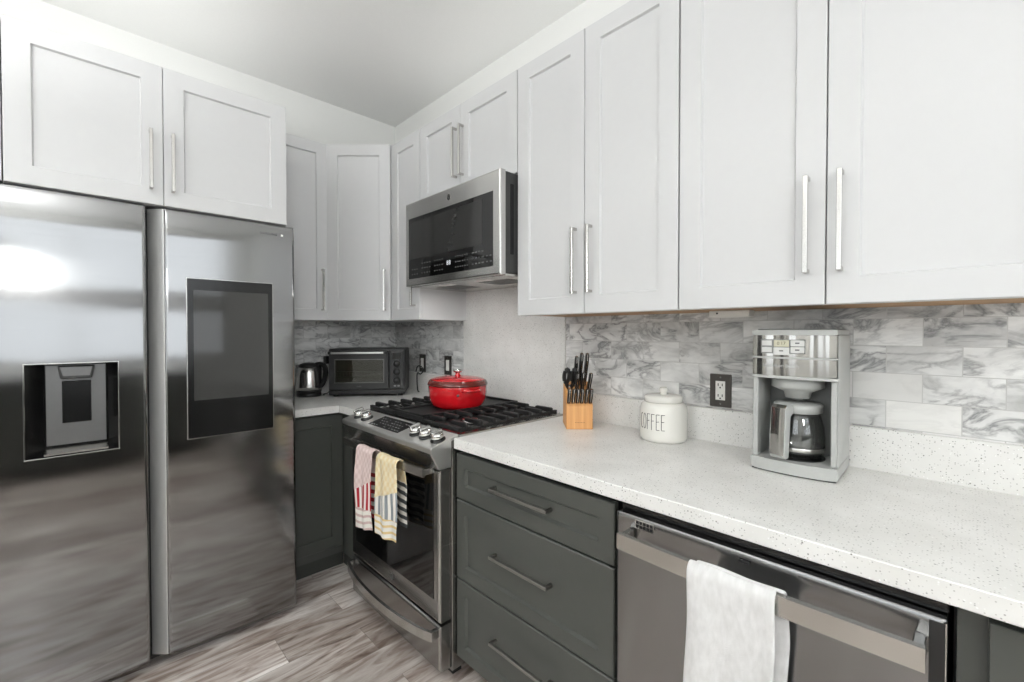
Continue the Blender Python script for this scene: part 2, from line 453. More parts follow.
def text_mb(txt, size, T, depth=.0006, spacing=1.0):
    """flat lettering as an extruded mesh, origin at its centre, laid out by T"""
    cu = bpy.data.curves.new('lettering', 'FONT'); cu.body = txt; cu.size = size; cu.extrude = depth
    cu.align_x = 'CENTER'; cu.align_y = 'CENTER'; cu.space_character = spacing; cu.resolution_u = 3
    ob = bpy.data.objects.new('lettering', cu); COL.objects.link(ob)
    me = bpy.data.meshes.new_from_object(ob.evaluated_get(bpy.context.evaluated_depsgraph_get()))
    mb = MB(); mb.bm.from_mesh(me); mb.bm.transform(T)
    bpy.data.objects.remove(ob); bpy.data.curves.remove(cu); bpy.data.meshes.remove(me)
    return mb
def face_T(p, u, n):
    """matrix whose x is u, z is n, at p"""
    u, n = Vector(u).normalized(), Vector(n).normalized(); y = n.cross(u)
    return Matrix.Translation(p) @ Matrix((u, y, n)).transposed().to_4x4()

# ------------------------------------------------------------------ the room
H, RX, RY = 2.788, 5.0, -3.9
struct('floor', MB().box(-.12, RX + .12, RY - .12, .12, -.1, 0), 'floor')
struct('ceiling', MB().box(-.12, RX + .12, RY - .12, .12, H, H + .1), 'ceiling')
struct('wall_back', MB().box(-.12, 0, RY - .12, .12, 0, H), 'wall')
struct('wall_right', MB().box(0, RX + .12, 0, .12, 0, H), 'wall')
def holed(axis, a, b, lo, hi, w0, w1, z0, z1):
    m = MB()
    for q0, q1, c0, c1 in ((lo, w0, 0, H), (w1, hi, 0, H), (w0, w1, 0, z0), (w0, w1, z1, H)):
        if axis == 'x': m.box(a, b, q0, q1, c0, c1)
        else: m.box(q0, q1, a, b, c0, c1)
    return m
struct('wall_front', holed('x', RX, RX + .12, RY, 0, -3.05, -.35, 1.0, 2.62), 'wall')
struct('wall_left', holed('y', RY - .12, RY, 0, RX, 1.7, 3.5, .95, 2.3), 'wall')
def window(n, axis, a, b0, b1, z0, z1, rail=None):
    m = MB(); f = .05
    segs = [(b0, b1, z0, z0 + f), (b0, b1, z1 - f, z1), (b0, b0 + f, z0, z1), (b1 - f, b1, z0, z1), ((b0+b1)/2 - .025, (b0+b1)/2 + .025, z0, z1)]
    if rail: segs.append((b0, b1, *rail))
    for q0, q1, c0, c1 in segs:
        if axis == 'x': m.box(a, a + .06, q0, q1, c0, c1, .004)
        else: m.box(q0, q1, a - .06, a, c0, c1, .004)
    o = struct('window_%d' % n, m, 'cab_white')
    g = MB()
    if axis == 'x': g.box(a + .025, a + .03, b0 + f, b1 - f, z0 + f, z1 - f)
    else: g.box(b0 + f, b1 - f, a - .03, a - .025, z0 + f, z1 - f)
    g.build('pane', 'pane', o)
window(1, 'x', RX + .03, -3.05, -.35, 1.0, 2.62, (1.55, 1.74))
window(2, 'y', RY - .03, 1.7, 3.5, .95, 2.3)

# marble tile field and the quartz slab behind the range
TOPZ, LIPZ = .914, 1.033
struct('trim_1', MB().box(0, .822, -.008, 0, LIPZ - .02, 1.40), 'marble')
struct('trim_2', MB().box(1.591, 3.6, -.008, 0, LIPZ - .02, 1.40), 'marble')
struct('trim_3', MB().box(0, .008, -.95, -.008, LIPZ - .02, 1.40), 'marble')
struct('trim_4', MB().box(.822, 1.591, -.016, 0, .86, 1.60), 'quartz')
SC.render.film_transparent = False

# bowls and wires for the added uplighters, out of view
for i, (lx, ly, pw) in enumerate(FILL_UPLIGHTS):
    t = thing('pendant_lamp', ['white bowl uplighter hanging in the aisle before the fridge', 'white bowl uplighter hanging behind the camera near the wide window'][i], 'lamp', (lx, ly, H), 0, 'bowl uplighters')
    MB().lathe([(.05, -.025), (.05, -.0005)], (lx, ly, H), 24).build('canopy', 'nickel', t)
    MB().lathe([(.02, -.075), (.10, -.055), (.17, -.012), (.195, .03), (.19, .03), (.165, -.008), (.095, -.048), (.0005, -.066)], (lx, ly, LZ), 36).build('bowl', 'white_plastic', t)
    for k in range(3):
        a = k * 2*PI/3 + .3; MB().tube([(lx + .19 * math.cos(a), ly + .19 * math.sin(a), LZ + .028), (lx + .02 * math.cos(a), ly + .02 * math.sin(a), H - .02)], .0025, 6).build('suspension_wire', 'nickel', t)

t = thing('globe_lamp', 'white paper globe lamp hanging low in front of the wide window', 'lamp', (FILL_GLOBE[0], FILL_GLOBE[1], H))
MB().lathe([(.05, -.025), (.05, -.0005)], (FILL_GLOBE[0], FILL_GLOBE[1], H), 24).build('canopy', 'nickel', t)
MB().tube([(FILL_GLOBE[0], FILL_GLOBE[1], H - .02), (FILL_GLOBE[0], FILL_GLOBE[1], FILL_GLOBE[2] + .2)], .003, 6).build('cable', 'white_plastic', t)
MB().lathe([(.20 * math.cos(a * PI/16), .20 * math.sin(a * PI/16)) for a in range(-7, 8)], FILL_GLOBE, 32, False, False).build('shade', 'paper', t)

# ------------------------------------------------------------------ worktops
t = thing('worktop', 'long white speckled quartz worktop over the drawers and dishwasher', 'worktop', (2.6, -.33, .876))
MB().box(1.587, 3.6, -.655, -.001, .876, TOPZ, .002).build('slab', 'quartz', t)
MB().box(1.593, 3.6, -.026, -.0085, TOPZ - .001, LIPZ, .0015).build('upstand', 'quartz', t)
t = thing('worktop', 'short white quartz corner worktop between the fridge and the range', 'worktop', (.3, -.4, .876))
MB().prism([(.0005, -.001), (.818, -.001), (.818, -.655), (.568, -.655), (.568, -.936), (.0005, -.936)], .876, TOPZ, 'z', .002).build('slab', 'quartz', t)
u = MB(); u.box(.028, .818, -.026, -.0085, TOPZ - .001, LIPZ, .0015); u.box(.0085, .026, -.936, -.0085, TOPZ - .001, LIPZ, .0015)
u.build('upstand', 'quartz', t)

# ------------------------------------------------------------------ wall cabinets
UX, UB, UT = Vector((1, 0, 0)), 1.372, 2.394
def upper(label, x0, x1, z0, z1, doors, hz=None, wood=True, yf=-.311):
    """cabinet on the right wall; doors = list of (x0, x1, handle_x or None, handle z0, z1)"""
    t = thing('wall_cabinet', label, 'cabinet', ((x0 + x1)/2, -.15, z0))
    b = MB(); b.box(x0 + .0005, x1 - .0005, yf, -.0005 if z0 > 1.6 else -.0085, z0 + (.012 if wood else 0), z1); b.build('body', 'cab_white', t)
    if wood:
        MB().box(x0 + .004, x1 - .004, yf + .03, -.009, z0 + .003, z0 + .0118).build('underside', 'raw_wood', t)
        MB().box(x0 + .001, x1 - .001, yf, yf + .0295, z0 + .001, z0 + .0118).build('bottom_rail', 'cab_white', t)
    for a, c, hx, h0, h1 in doors:
        d = MB().shaker((a + .0015, yf - .0005, z0 + .001), (1, 0, 0), (0, -1, 0), c - a - .003, z1 - z0 - .002)
        d = d.build('door', 'cab_white', t)
        if hx is not None:
            MB().pull((hx, yf - .0195, (h0 + h1)/2), (0, 0, 1), (0, -1, 0), h1 - h0).build('handle', 'nickel', d)
    return t
upper('narrow white wall cabinet between the corner cabinet and the microwave', .547, .848, UB, UT, [(.547, .848, .800, 1.445, 1.685)], wood=False)
upper('white wall cabinet with two short doors above the microwave', .852, 1.591, 1.968, UT, [(.852, 1.203, 1.176, 2.046, 2.285), (1.203, 1.591, 1.228, 2.046, 2.285)], wood=False)
upper('tall white two-door wall cabinet right of the microwave, above the knife block', 1.593, 2.286, UB, UT,
      [(1.593, 1.935, 1.898, 1.445, 1.685), (1.935, 2.286, 1.966, 1.445, 1.685)])
upper('tall white two-door wall cabinet above the coffee maker', 2.288, 3.048, UB, UT,
      [(2.288, 2.658, 2.620, 1.450, 1.688), (2.658, 3.048, 2.688, 1.450, 1.688)])
# cabinet on the back wall beside the fridge cabinet
XB = .281
t = thing('wall_cabinet', 'white wall cabinet beside the fridge cabinet, above the kettle', 'cabinet', (.15, -.78, UB))
MB().box(.0085, XB - .0005, -.962, -.6015, UB, UT).build('body', 'cab_white', t)
d = MB().shaker((XB, -.961, UB + .001), (0, 1, 0), (1, 0, 0), .358, UT - UB - .002).build('door', 'cab_white', t)
MB().pull((XB + .019, -.640, 1.548), (0, 0, 1), (1, 0, 0), .24).build('handle', 'nickel', d)
# diagonal corner cabinet
t = thing('wall_cabinet', 'white corner wall cabinet with a slanting door above the toaster oven', 'cabinet', (.2, -.2, UB))
pa, pb = Vector((XB + .002, -.6005)), Vector((.5465, -.330))
MB().prism([(.0085, -.0085), (.5465, -.0085), (.5465, -.329), (XB + .001, -.6005), (.0085, -.6005)], UB, UT, 'z').build('body', 'cab_white', t)
dv = (pb - pa); L = dv.length; dv.normalize(); nv = Vector((dv.y, -dv.x))
d = MB().shaker((pa.x + dv.x*.004 + nv.x*.001, pa.y + dv.y*.004 + nv.y*.001, UB + .001), (dv.x, dv.y, 0), (nv.x, nv.y, 0), L - .008, UT - UB - .002).build('door', 'cab_white', t)
hp = pa + dv * (L - .034) + nv * .020
MB().pull((hp.x, hp.y, 1.548), (0, 0, 1), (nv.x, nv.y, 0), .24).build('handle', 'nickel', d)
# deep cabinet above the fridge
XC = .733
t = thing('wall_cabinet', 'deep white two-door cabinet above the stainless fridge', 'cabinet', (.36, -1.4, 1.79))
MB().box(.0005, XC - .001, -1.812, -.9645, 1.788, 2.318).build('body', 'cab_white', t)
for a, c, hy in ((-1.810, -1.4055, -1.443), (-1.4035, -.966, -1.377)):
    d = MB().shaker((XC, a, 1.789), (0, 1, 0), (1, 0, 0), c - a, .528).build('door', 'cab_white', t)
    MB().pull((XC + .019, hy, 1.953), (0, 0, 1), (1, 0, 0), .221).build('handle', 'nickel', d)
t = thing('fridge_surround', 'white side panel at the far end of the fridge cabinet', 'panel', (.36, -1.87, 0))
MB().box(.0005, XC + .018, -1.905, -1.872, .0, 2.318, .001).build('panel', 'cab_white', t)
MB().box(XC - .05, XC + .019, -1.8715, -1.8135, 1.789, 2.317, .001).build('filler_strip', 'cab_white', t)

for (x0, x1, y0, y1, z, pw), lb in zip(FILL_STRIPS, ('flat LED strip lying on top of the cabinets on the counter wall', 'flat LED strip lying on top of the cabinet over the fridge')):
    t = thing('led_strip', lb, 'light', ((x0 + x1)/2, (y0 + y1)/2, z))
    MB().box(x0 - .01, x1 + .01, y0 - .01, y1 + .01, z, z + .010, .002).build('housing', 'white_plastic', t)

# under-cabinet light fixture
t = thing('cabinet_light', 'small grey light fixture stuck under the wall cabinet, left of the coffee maker', 'light', (2.36, -.15, 1.372))
MB().box(2.30, 2.425, -.135, -.085, 1.354, 1.3745, .003, 2).build('housing', 'white_plastic', t)
MB().box(2.31, 2.415, -.125, -.095, 1.3525, 1.3542).build('lens', 'white_plastic', t)
MB().lathe([(.003, 0), (.003, -.002)], (2.327, -.135, 1.366), 12, axis='y').build('button', 'black_plastic', t)

# ------------------------------------------------------------------ base cabinets
def drawer_cabinet():
    t = thing('base_cabinet', 'dark grey base cabinet with three drawers under the white worktop', 'cabinet', (1.92, -.32, 0))
    MB().box(1.589, 2.262, -.618, -.001, .10, .8755).build('body', 'gap', t)
    MB().box(1.589, 2.262, -.55, -.02, 0, .0995).build('toe_kick', 'toe', t)
    for z0, z1, hz in ((.690, .856, .779), (.392, .684, .553), (.094, .386, .262)):
        d = MB().shaker((1.580, -.6185, z0), (1, 0, 0), (0, -1, 0), .683, z1 - z0, st=.050, rec=.010, sl=.006, e=.0025).build('drawer', 'cab_grey', t)
        MB().pull((1.923, -.6375, hz), (1, 0, 0), (0, -1, 0), .256).build('handle', 'pull_grey', d)
drawer_cabinet()
t = thing('base_cabinet', 'dark grey base cabinet beside the fridge, under the corner worktop', 'cabinet', (.3, -.78, 0))
MB().box(.0005, .522, -.934, -.603, .10, .8755).build('body', 'cab_grey', t)
MB().box(.0005, .460, -.934, -.59, 0, .0995).build('toe_kick', 'toe', t)
MB().shaker((.5225, -.932, .148), (0, 1, 0), (1, 0, 0), .306, .715, st=.058).build('door', 'cab_grey', t)
t = thing('corner_filler', 'dark grey corner filler strip between the base cabinet and the range', 'filler strip', (.67, -.6, 0))
MB().box(.5235, .814, -.622, -.604, .10, .8755).build('panel', 'cab_grey', t)
MB().box(.4615, .814, -.588, -.568, 0, .0995).build('toe_kick', 'toe', t)
t = thing('base_cabinet', 'dark grey base cabinet at the near end of the counter, right of the dishwasher', 'cabinet', (3.2, -.32, 0))
MB().box(2.893, 3.58, -.600, -.001, .10, .8755).build('body', 'cab_grey', t)
MB().box(2.893, 3.58, -.55, -.02, 0, .0995).build('toe_kick', 'toe', t)
MB().shaker((2.928, -.6005, .118), (1, 0, 0), (0, -1, 0), .62, .735).build('door', 'cab_grey', t)

# cabinets on the far side of the aisle (seen only mirrored in the steel)
t = thing('base_cabinet', 'dark grey base cabinet run under the window opposite the fridge', 'cabinet', (4.7, -2, 0))
MB().box(4.42, 4.999, -3.4, -.75, .10, .8755).build('body', 'cab_grey', t)
MB().box(4.48, 4.99, -3.4, -.75, 0, .0995).build('toe_kick', 'toe', t)
for k in range(4):
    MB().shaker((4.4195, -.76 - k * .66, .118), (0, -1, 0), (-1, 0, 0), .64, .74).build('door', 'cab_grey', t)
MB().box(4.38, 4.999, -3.42, -.73, .876, TOPZ, .002).build('countertop', 'iron', t)

# ------------------------------------------------------------------ refrigerator
def fridge():
    t = thing('refrigerator', 'tall stainless side-by-side refrigerator with water dispenser and dark screen', 'refrigerator', (.38, -1.4, 0))
    XF, Z0, Z1 = .753, .045, 1.782
    MB().box(.03, .690, -1.855, -.945, .04, 1.765, .004).build('body', 'dark_grey_plastic', t)
    MB().box(.60, .70, -1.84, -.955, .03, .075).build('base_grille', 'black_plastic', t)
    for y in (-1.80, -1.0):
        MB().lathe([(.022, 0), (.022, .012), (.014, .014), (.014, .045)], (.64, y, 0), 16).build('foot', 'black_plastic', t)
    MB().box(.55, .70, -1.49, -1.43, 1.7655, 1.778, .002).build('hinge_cover', 'black_plastic', t)
    def door(y0, y1, bev_low, bev_high, holes):
        """slightly bowed steel skin; bev_*: how far the back edge reaches past the front edge"""
        ys = sorted({y0, y0 + .002, y0 + .005, y0 + .012, y1 - .012, y1 - .005, y1 - .002, y1} | {y0 + (y1 - y0) * k / 14 for k in range(1, 14)} | {q for h in holes for q in h[:2]})
        zs = sorted({Z0, Z0 + .002, Z0 + .005, Z0 + .012, Z1 - .005, Z1 - .002, Z1} | {Z0 + (Z1 - Z0) * k / 30 for k in range(1, 30)} | {Z1 - .012 - .12 * k / 8 for k in range(9)} | {q for h in holes for q in h[2:]})
        def X(y, z):
            q = (y - (y0 + y1)/2) / ((y1 - y0)/2); x = XF - .005 * q * q
            e = min(y - y0, y1 - y, z - Z0, Z1 - z)
            if e < .005: x -= .003 * (1 - e/.005) ** 2
            top = max(0, (z - (Z1 - .13)) / .13); x -= .005 * top * top
            return x
        mb = MB(); V = {}
        inh = lambda y, z: any(h[0] < y < h[1] and h[2] < z < h[3] for h in holes)
        for i, y in enumerate(ys):
            for j, z in enumerate(zs): V[i, j] = mb.v((X(y, z), y, z))
        for i in range(len(ys) - 1):
            for j in range(len(zs) - 1):
                if not inh((ys[i] + ys[i+1])/2, (zs[j] + zs[j+1])/2):
                    mb.f([V[i, j], V[i+1, j], V[i+1, j+1], V[i, j+1]], True)
        # sides back to the door's rear face
        xb = .700; n, m = len(ys) - 1, len(zs) - 1
        loop = [(i, 0) for i in range(n)] + [(n, j) for j in range(m)] + [(i, m) for i in range(n, 0, -1)] + [(0, j) for j in range(m, 0, -1)]
        back = []
        for i, j in loop:
            y = ys[i]
            if i == 0: y -= bev_low
            if i == n: y += bev_high
            back.append(mb.v((xb, y, zs[j])))
        K = len(loop)
        for k in range(K):
            a, b = loop[k], loop[(k + 1) % K]
            mb.f([V[a], V[b], back[(k + 1) % K], back[k]])
        mb.f(back)
        return mb
    hol = (-1.772, -1.542, .882, 1.196)
    ld = door(-1.852, -1.460, 0, -.022, [hol]).build('door', 'steel_door', t)
    rd = door(-1.404, -.934, .046, 0, []).build('door', 'steel_door', t)
    MB().prism([(.7455, -1.4052), (.7435, -1.4095), (.7015, -1.4512), (.7010, -1.4490)], Z0 + .004, Z1 - .004, 'z').build('grip_edge', 'door_edge', rd)
    # water and ice dispenser
    y0, y1, z0, z1 = hol; xi = .7005
    mb = MB()
    fr = [(y0, z0), (y1, z0), (y1, z1), (y0, z1)]; q = .030
    inn = [(y0 + q + .014, z0 + .022), (y1 - q, z0 + .022), (y1 - q, z1 - .004), (y0 + q + .014, z1 - .004)]
    mb.ring_loft([[(.7495, *p) for p in fr], [(xi + .004, *p) for p in inn]], False, True, False)
    mb.build('dispenser_recess', 'black_gloss', ld)
    mb = MB(); e = .0035
    for a in ((y0 - e, y1 + e, z0 - e, z0), (y0 - e, y1 + e, z1, z1 + e), (y0 - e, y0, z0, z1), (y1, y1 + e, z0, z1)):
        mb.box(.742, .7535, *a, .0008)
    mb.build('dispenser_trim', 'chrome', ld)
    iy0, iy1 = y0 + q + .016, y1 - q - .002
    MB().box(.7046, .7085, iy0, iy1, z0 + .030, z1 - .006, .001).build('dispenser_panel', 'dispenser_grey', ld)
    cy = (iy0 + iy1)/2
    MB().prism([(cy - .037, z0 + .105), (cy + .037, z0 + .105), (cy + .037, z0 + .252), (cy - .037, z0 + .252)], .7086, .713, 'x', .002, 2).build('paddle', 'black_gloss', ld)
    MB().prism([(cy - .040, z0 + .260), (cy + .040, z0 + .260), (cy + .047, z1 - .008), (cy - .047, z1 - .008)], .7086, .728, 'x', .004, 2).build('chute', 'dark_grey_plastic', ld)
    MB().prism([(cy - .034, z0 + .270), (cy + .034, z0 + .270), (cy + .041, z1 - .012), (cy - .041, z1 - .012)], .7282, .7305, 'x', .001).build('chute_cover', 'dispenser_grey', ld)
    MB().prism([(.7086, z0 + .004), (.748, z0 + .004), (.748, z0 + .010), (.7086, z0 + .022)], iy0 - .004, iy1 + .004, 'y').build('drip_tray', 'nickel', ld)
    # touch screen
    sy0, sy1, sz0, sz1 = -1.336, -1.028, .880, 1.518
    MB().box(.744, .7535, sy0 - .003, sy1 + .003, sz0 - .003, sz1 + .003, .0008).build('screen_trim', 'steel', rd)
    MB().box(.7537, .7545, sy0, sy1, sz0, sz1).build('screen_bezel', 'black_gloss', rd)
    MB().box(.7546, .7551, sy0 + .020, sy1 - .018, sz0 + .150, sz1 - .045).build('screen', 'screen_glass', rd)
    text_mb('SAMSUNG', .0135, face_T((.7498, -1.040, 1.738), (0, 1, 0), (1, 0, 0)), .0005, 1.15).build('lettering', 'dark_grey_plastic', rd, False)
    MB().box(.7480, .7497, -.990, -.981, 1.734, 1.743, .0003).build('sticker', 'white_plastic', rd)
M['screen_glass'] = plain('screen_glass', rgb(62, 62, 61), .06, var=.01, bump=0)
fridge()

# ------------------------------------------------------------------ microwave
def microwave():
    x0, x1, yf, z0, z1 = .864, 1.590, -.425, 1.535, 1.964
    t = thing('microwave', 'stainless over-the-range microwave with dark glass, above the gas range', 'microwave', ((x0+x1)/2, -.2, z0))
    MB().box(x0 + .004, x1 - .003, yf + .031, -.018, z0 + .012, 1.962, .003).build('body', 'dark_grey_plastic', t)
    MB().box(x1 - .0032, x1 - .0015, yf + .06, yf + .078, z0 + .09, z1 - .05).build('side_vent', 'gap', t)
    # steel door frame
    zt = z1; gx0, gx1, gz0, gz1 = x0 + .030, x1 - .042, z0 + .040, z1 - .082
    mb = MB()
    o = [(x0, z0 + .004), (x1, z0 + .004), (x1, zt), (x0, zt)]
    def R(ins, y): return [(x0 + ins, y, z0 + .004 + ins), (x1 - ins, y, z0 + .004 + ins), (x1 - ins, y, zt - ins), (x0 + ins, y, zt - ins)]
    g = [(gx0, yf, gz0), (gx1, yf, gz0), (gx1, yf, gz1), (gx0, yf, gz1)]
    g2 = [(a, yf + .003, c) for a, b, c in g]
    mb.ring_loft([R(0, yf + .030), R(0, yf + .006), R(.002, yf + .0015), R(.006, yf), g, g2], True, True, False)
    d = mb.build('door', 'steel', t)
    MB().box(gx0 + .0005, gx1 - .0005, yf + .0008, yf + .0028, gz0 + .0005, gz1 - .0005).build('window', 'black_glass', d)
    MB().box(gx0 + .02, gx1 - .07, yf + .0003, yf + .0007, gz0 + .098, gz1 - .02).build('window_mesh', 'screen_dark', d)
    # printed keys along the bottom of the glass
    rz = random.Random(3)
    for gx, nx, nz, p in ((.03, 3, 2, .022), (.12, 4, 3, .022), (.23, 4, 3, .02), (.395, 6, 3, .017), (.515, 4, 3, .022), (.61, 2, 2, .022)):
        k = MB()
        for i in range(nx):
            for j in range(nz):
                w = p * rz.uniform(.3, .6)
                cx, cz = gx0 + gx + i * p, gz0 + .020 + j * .024
                k.box(cx, cx + w, yf + .0002, yf + .0006, cz, cz + .005)
        k.build('keypad_print', 'mark_dim', d)
    cx = gx0 + .345
    text_mb('88', .03, face_T((cx, yf + .0003, gz0 + .048), (1, 0, 0), (0, -1, 0)), .0003, 1.1).build('clock_digits', 'digit', d, False)
    b = MB(); c = ((gx0 + gx1)/2 + .02, yf - .001, z1 - .042)
    b.lathe([(.0155, 0), (.0155, -.0022), (.013, -.0024), (.013, -.0012), (0.001, -.0012)], (c[0], yf + .0012, c[2]), 28, axis='y')
    for a in (0, 1, 2, 3):
        aa = a * PI/2 + .4
        b.tube([(c[0] + r * math.cos(aa + r * 90), yf - .0006, c[2] + r * math.sin(aa + r * 90)) for r in (.002, .004, .006, .008, .010)], .0009, 5)
    b.build('badge', 'nickel', d)
    # underside
    MB().box(x0 + .004, x1 - .003, yf + .031, -.018, z0 + .002, z0 + .0115, .002).build('underside', 'nickel', t)
    for a in (x0 + .08, x1 - .29):
        m = MB()
        for i in range(9): m.box(a, a + .20, yf + .13 + i * .016, yf + .138 + i * .016, z0 + .0004, z0 + .0018)
        m.build('grease_filter', 'mid_plastic', t)
    for a in (x0 + .2, x1 - .25):
        MB().box(a, a + .09, yf + .07, yf + .11, z0 + .0005, z0 + .0018).build('lamp_lens', 'white_plastic', t)
        area('cooktop_lamp_light', (a + .045, yf + .09, z0 - .002), .09, .04, .55, color=(1, .99, .97))  # added light that lifts the quartz slab behind the range
M['screen_dark'] = plain('dark_window_mesh', rgb(44, 44, 43), .10, var=.02, bump=0)
microwave()

# ------------------------------------------------------------------ range
def gas_range():
    x0, x1 = .824, 1.580
    t = thing('range', 'stainless slide-in gas range with black grates and a dark oven door', 'range', ((x0+x1)/2, -.35, 0))
    MB().box(x0 + .003, x1 - .003, -.655, -.02, .04, .905, .002).build('body', 'steel_dark', t)
    for x in (x0 + .05, x1 - .05):
        for y in (-.60, -.08):
            MB().lathe([(.018, 0), (.018, .01), (.010, .012), (.010, .041)], (x, y, 0), 14).build('foot', 'black_plastic', t)
    # cooktop deck
    m = MB(); m.prism([(-.018, .9055), (-.625, .9055), (-.625, .921), (-.018, .921)], x0, x1 + .005, 'x', .002); m.build('cooktop', 'steel', t)
    MB().box(x0 + .03, x1 - .03, -.60, -.045, .9212, .9235, .001).build('burner_tray', 'iron', t)
    # control panel: sloped top, thin lip, undercut face
    prof = [(-.6255, .9055), (-.6255, .9215), (-.745, .8905), (-.748, .886), (-.745, .868), (-.712, .805), (-.660, .805), (-.660, .9045)]
    cp = MB().prism(prof, x0, x1 - .002, 'x', .0012).build('control_panel', 'steel_satin', t)
    MB().prism([(-.7462, .8675), (-.7135, .806), (-.7125, .8065), (-.7450, .8680)], x0 + .004, x1 - .012, 'x').build('fascia', 'steel_dark', cp)
    sl = math.atan2(.031, .1195)
    def on_panel(x, s):  # s: distance up the slope from the front edge
        return Matrix.Translation((x, -.745 + s * math.cos(sl), .8905 + s * math.sin(sl))) @ Matrix.Rotation(sl, 4, 'X')
    a = MB(on_panel(0, 0)); a.box(1.042, 1.300, .022, .110, -.001, .0008, .0004); a.build('display', 'black_gloss', cp)
    k = MB(on_panel(0, 0)); rz = random.Random(5)
    for i in range(11):
        for j in range(4):
            if rz.random() < .75: k.box(1.055 + i * .022, 1.055 + i * .022 + rz.uniform(.006, .013), .032 + j * .019, .036 + j * .019, .0007, .0012)
    k.build('display_print', 'mark', cp)
    for kx in (.896, .968, 1.392, 1.462, 1.540):
        T = on_panel(kx, .056)
        MB(T).lathe([(.0285, 0), (.0285, .004), (.025, .005), (.025, .006)], (0, 0, 0), 28).build('knob_ring', 'black_plastic', cp)
        kb = MB(T); kb.lathe([(.0245, .006), (.0235, .025), (.0205, .028), (.0001, .0285)], (0, 0, 0), 28)
        kb.box(-.0075, .0075, -.0235, .0235, .022, .039, .003, 2)
        kb.build('knob', 'chrome', cp)
    # grates: a left and a right grate, a flat griddle between
    def grate(a, b):
        m = MB(); zt, zb = .954, .925; y0, y1 = -.612, -.048; w = .013
        m.box(a, b, y0, y0 + w, zt - .026, zt - .014, .003, 2); m.box(a, b, y1 - w, y1, zt - .026, zt - .014, .003, 2)
        m.box(a, a + w, y0, y1, zt - .026, zt - .014, .003, 2); m.box(b - w, b, y0, y1, zt - .026, zt - .014, .003, 2)
        m.box(a, b, (y0 + y1)/2 - w/2, (y0 + y1)/2 + w/2, zt - .026, zt - .014, .003, 2)
        n = 8
        for i in range(n):
            yy = y0 + (y1 - y0) * (i + .5)/n
            for p, q in ((a, a + (b - a) * .40), (b, b - (b - a) * .40)):
                s = 1 if q > p else -1
                m.prism([(p, zt - .026), (p, zt - .002), (p + s * .006, zt + .002), (q - s * .004, zt + .002), (q, zt - .004), (q, zt - .014), (p + s * .03, zt - .014), (p + s * .022, zt - .026)] if s > 0 else
                        [(p, zt - .026), (p + s * .022, zt - .026), (p + s * .03, zt - .014), (q, zt - .014), (q, zt - .004), (q - s * .004, zt + .002), (p + s * .006, zt + .002), (p, zt - .002)], yy - .008, yy + .008, 'y', .002)
        for xx in (a + .006, b - .006):
            for yy in (y0 + .008, y1 - .008, (y0 + y1)/2): m.box(xx - .007, xx + .007, yy - .007, yy + .007, .9236, zt - .012)
        return m
    grate(x0 + .012, 1.068).build('grate', 'iron', t)
    grate(1.318, x1 - .010).build('grate', 'iron', t)
    g = MB()
    g.box(1.074, 1.312, -.612, -.048, .928, .946, .003, 2)
    for q in ((1.074, 1.312, -.612, -.600), (1.074, 1.312, -.060, -.048), (1.074, 1.086, -.612, -.048), (1.300, 1.312, -.612, -.048)): g.box(*q, .946, .956, .002)
    for xx in (1.084, 1.302):
        for yy in (-.60, -.06): g.box(xx - .006, xx + .006, yy - .006, yy + .006, .9236, .929)
    g.build('griddle', 'iron', t)
    for bx, by, br in ((.935, -.46, .045), (.935, -.19, .036), (1.445, -.46, .048), (1.445, -.19, .036)):
        MB().lathe([(br, 0), (br, .008), (br * .8, .010), (br * .8, .013), (br * .72, .016), (.0005, .0165)], (bx, by, .9236), 24).build('burner', 'nickel' if br > .04 else 'iron', t)
    # oven door
    dx0, dx1, dz0, dz1 = x0 + .008, x1 - .012, .234, .798
    mb = MB()
    gx0, gx1, gz0, gz1 = dx0 + .050, dx1 - .038, .312, .797
    def R(ins, y): return [(dx0 + ins, y, dz0 + ins), (dx1 - ins, y, dz0 + ins), (dx1 - ins, y, dz1 - ins), (dx0 + ins, y, dz1 - ins)]
    mb.ring_loft([R(0, -.656), R(0, -.698), R(.004, -.703), R(.012, -.705)], True, True, False)
    d = mb.build('oven_door', 'steel_dark', t)
    MB().box(gx0, gx1, -.7068, -.7052, gz0, dz1 - .010, .0006).build('oven_window', 'black_glass', d)
    MB().box(dx1 - .0115, dx1 - .001, -.7052, -.7005, dz0 + .006, dz1 - .006, .0015).build('edge_trim', 'alu', d)
    # bowed bar handle
    hy = -.752
    pts = [(dx0 + .030 + (dx1 - dx0 - .060) * i/16, hy - .014 * (1 - ((i - 8)/8) ** 2), .795) for i in range(17)]
    MB().tube(pts, 0, flat=(.012, .031)).build('handle', 'nickel', d)
    for p in (pts[0], pts[-1]):
        s = 1 if p is pts[0] else -1
        MB().box(p[0] + s * .001, p[0] + s * .024, p[1] + .001, -.7052, .784, .806, .003, 2).build('handle_bracket', 'nickel', d)
    b = MB(); c = ((dx0 + dx1)/2 + .02, -.7055, .273)
    b.lathe([(.0125, 0), (.0125, -.0016), (.0105, -.0018), (.0105, -.001), (.0005, -.001)], (c[0], -.7052, c[2]), 24, axis='y')
    b.build('badge', 'badge', d)
    # bottom drawer with its curved pull
    mb = MB(); z0, z1 = .052, .222
    def R(ins, y): return [(dx0 + ins, y, z0 + ins), (dx1 - ins, y, z0 + ins), (dx1 - ins, y, z1 - ins), (dx0 + ins, y, z1 - ins)]
    mb.ring_loft([R(0, -.656), R(0, -.698), R(.004, -.703), R(.010, -.7045)], True, True, False)
    dr = mb.build('drawer', 'steel_dark', t)
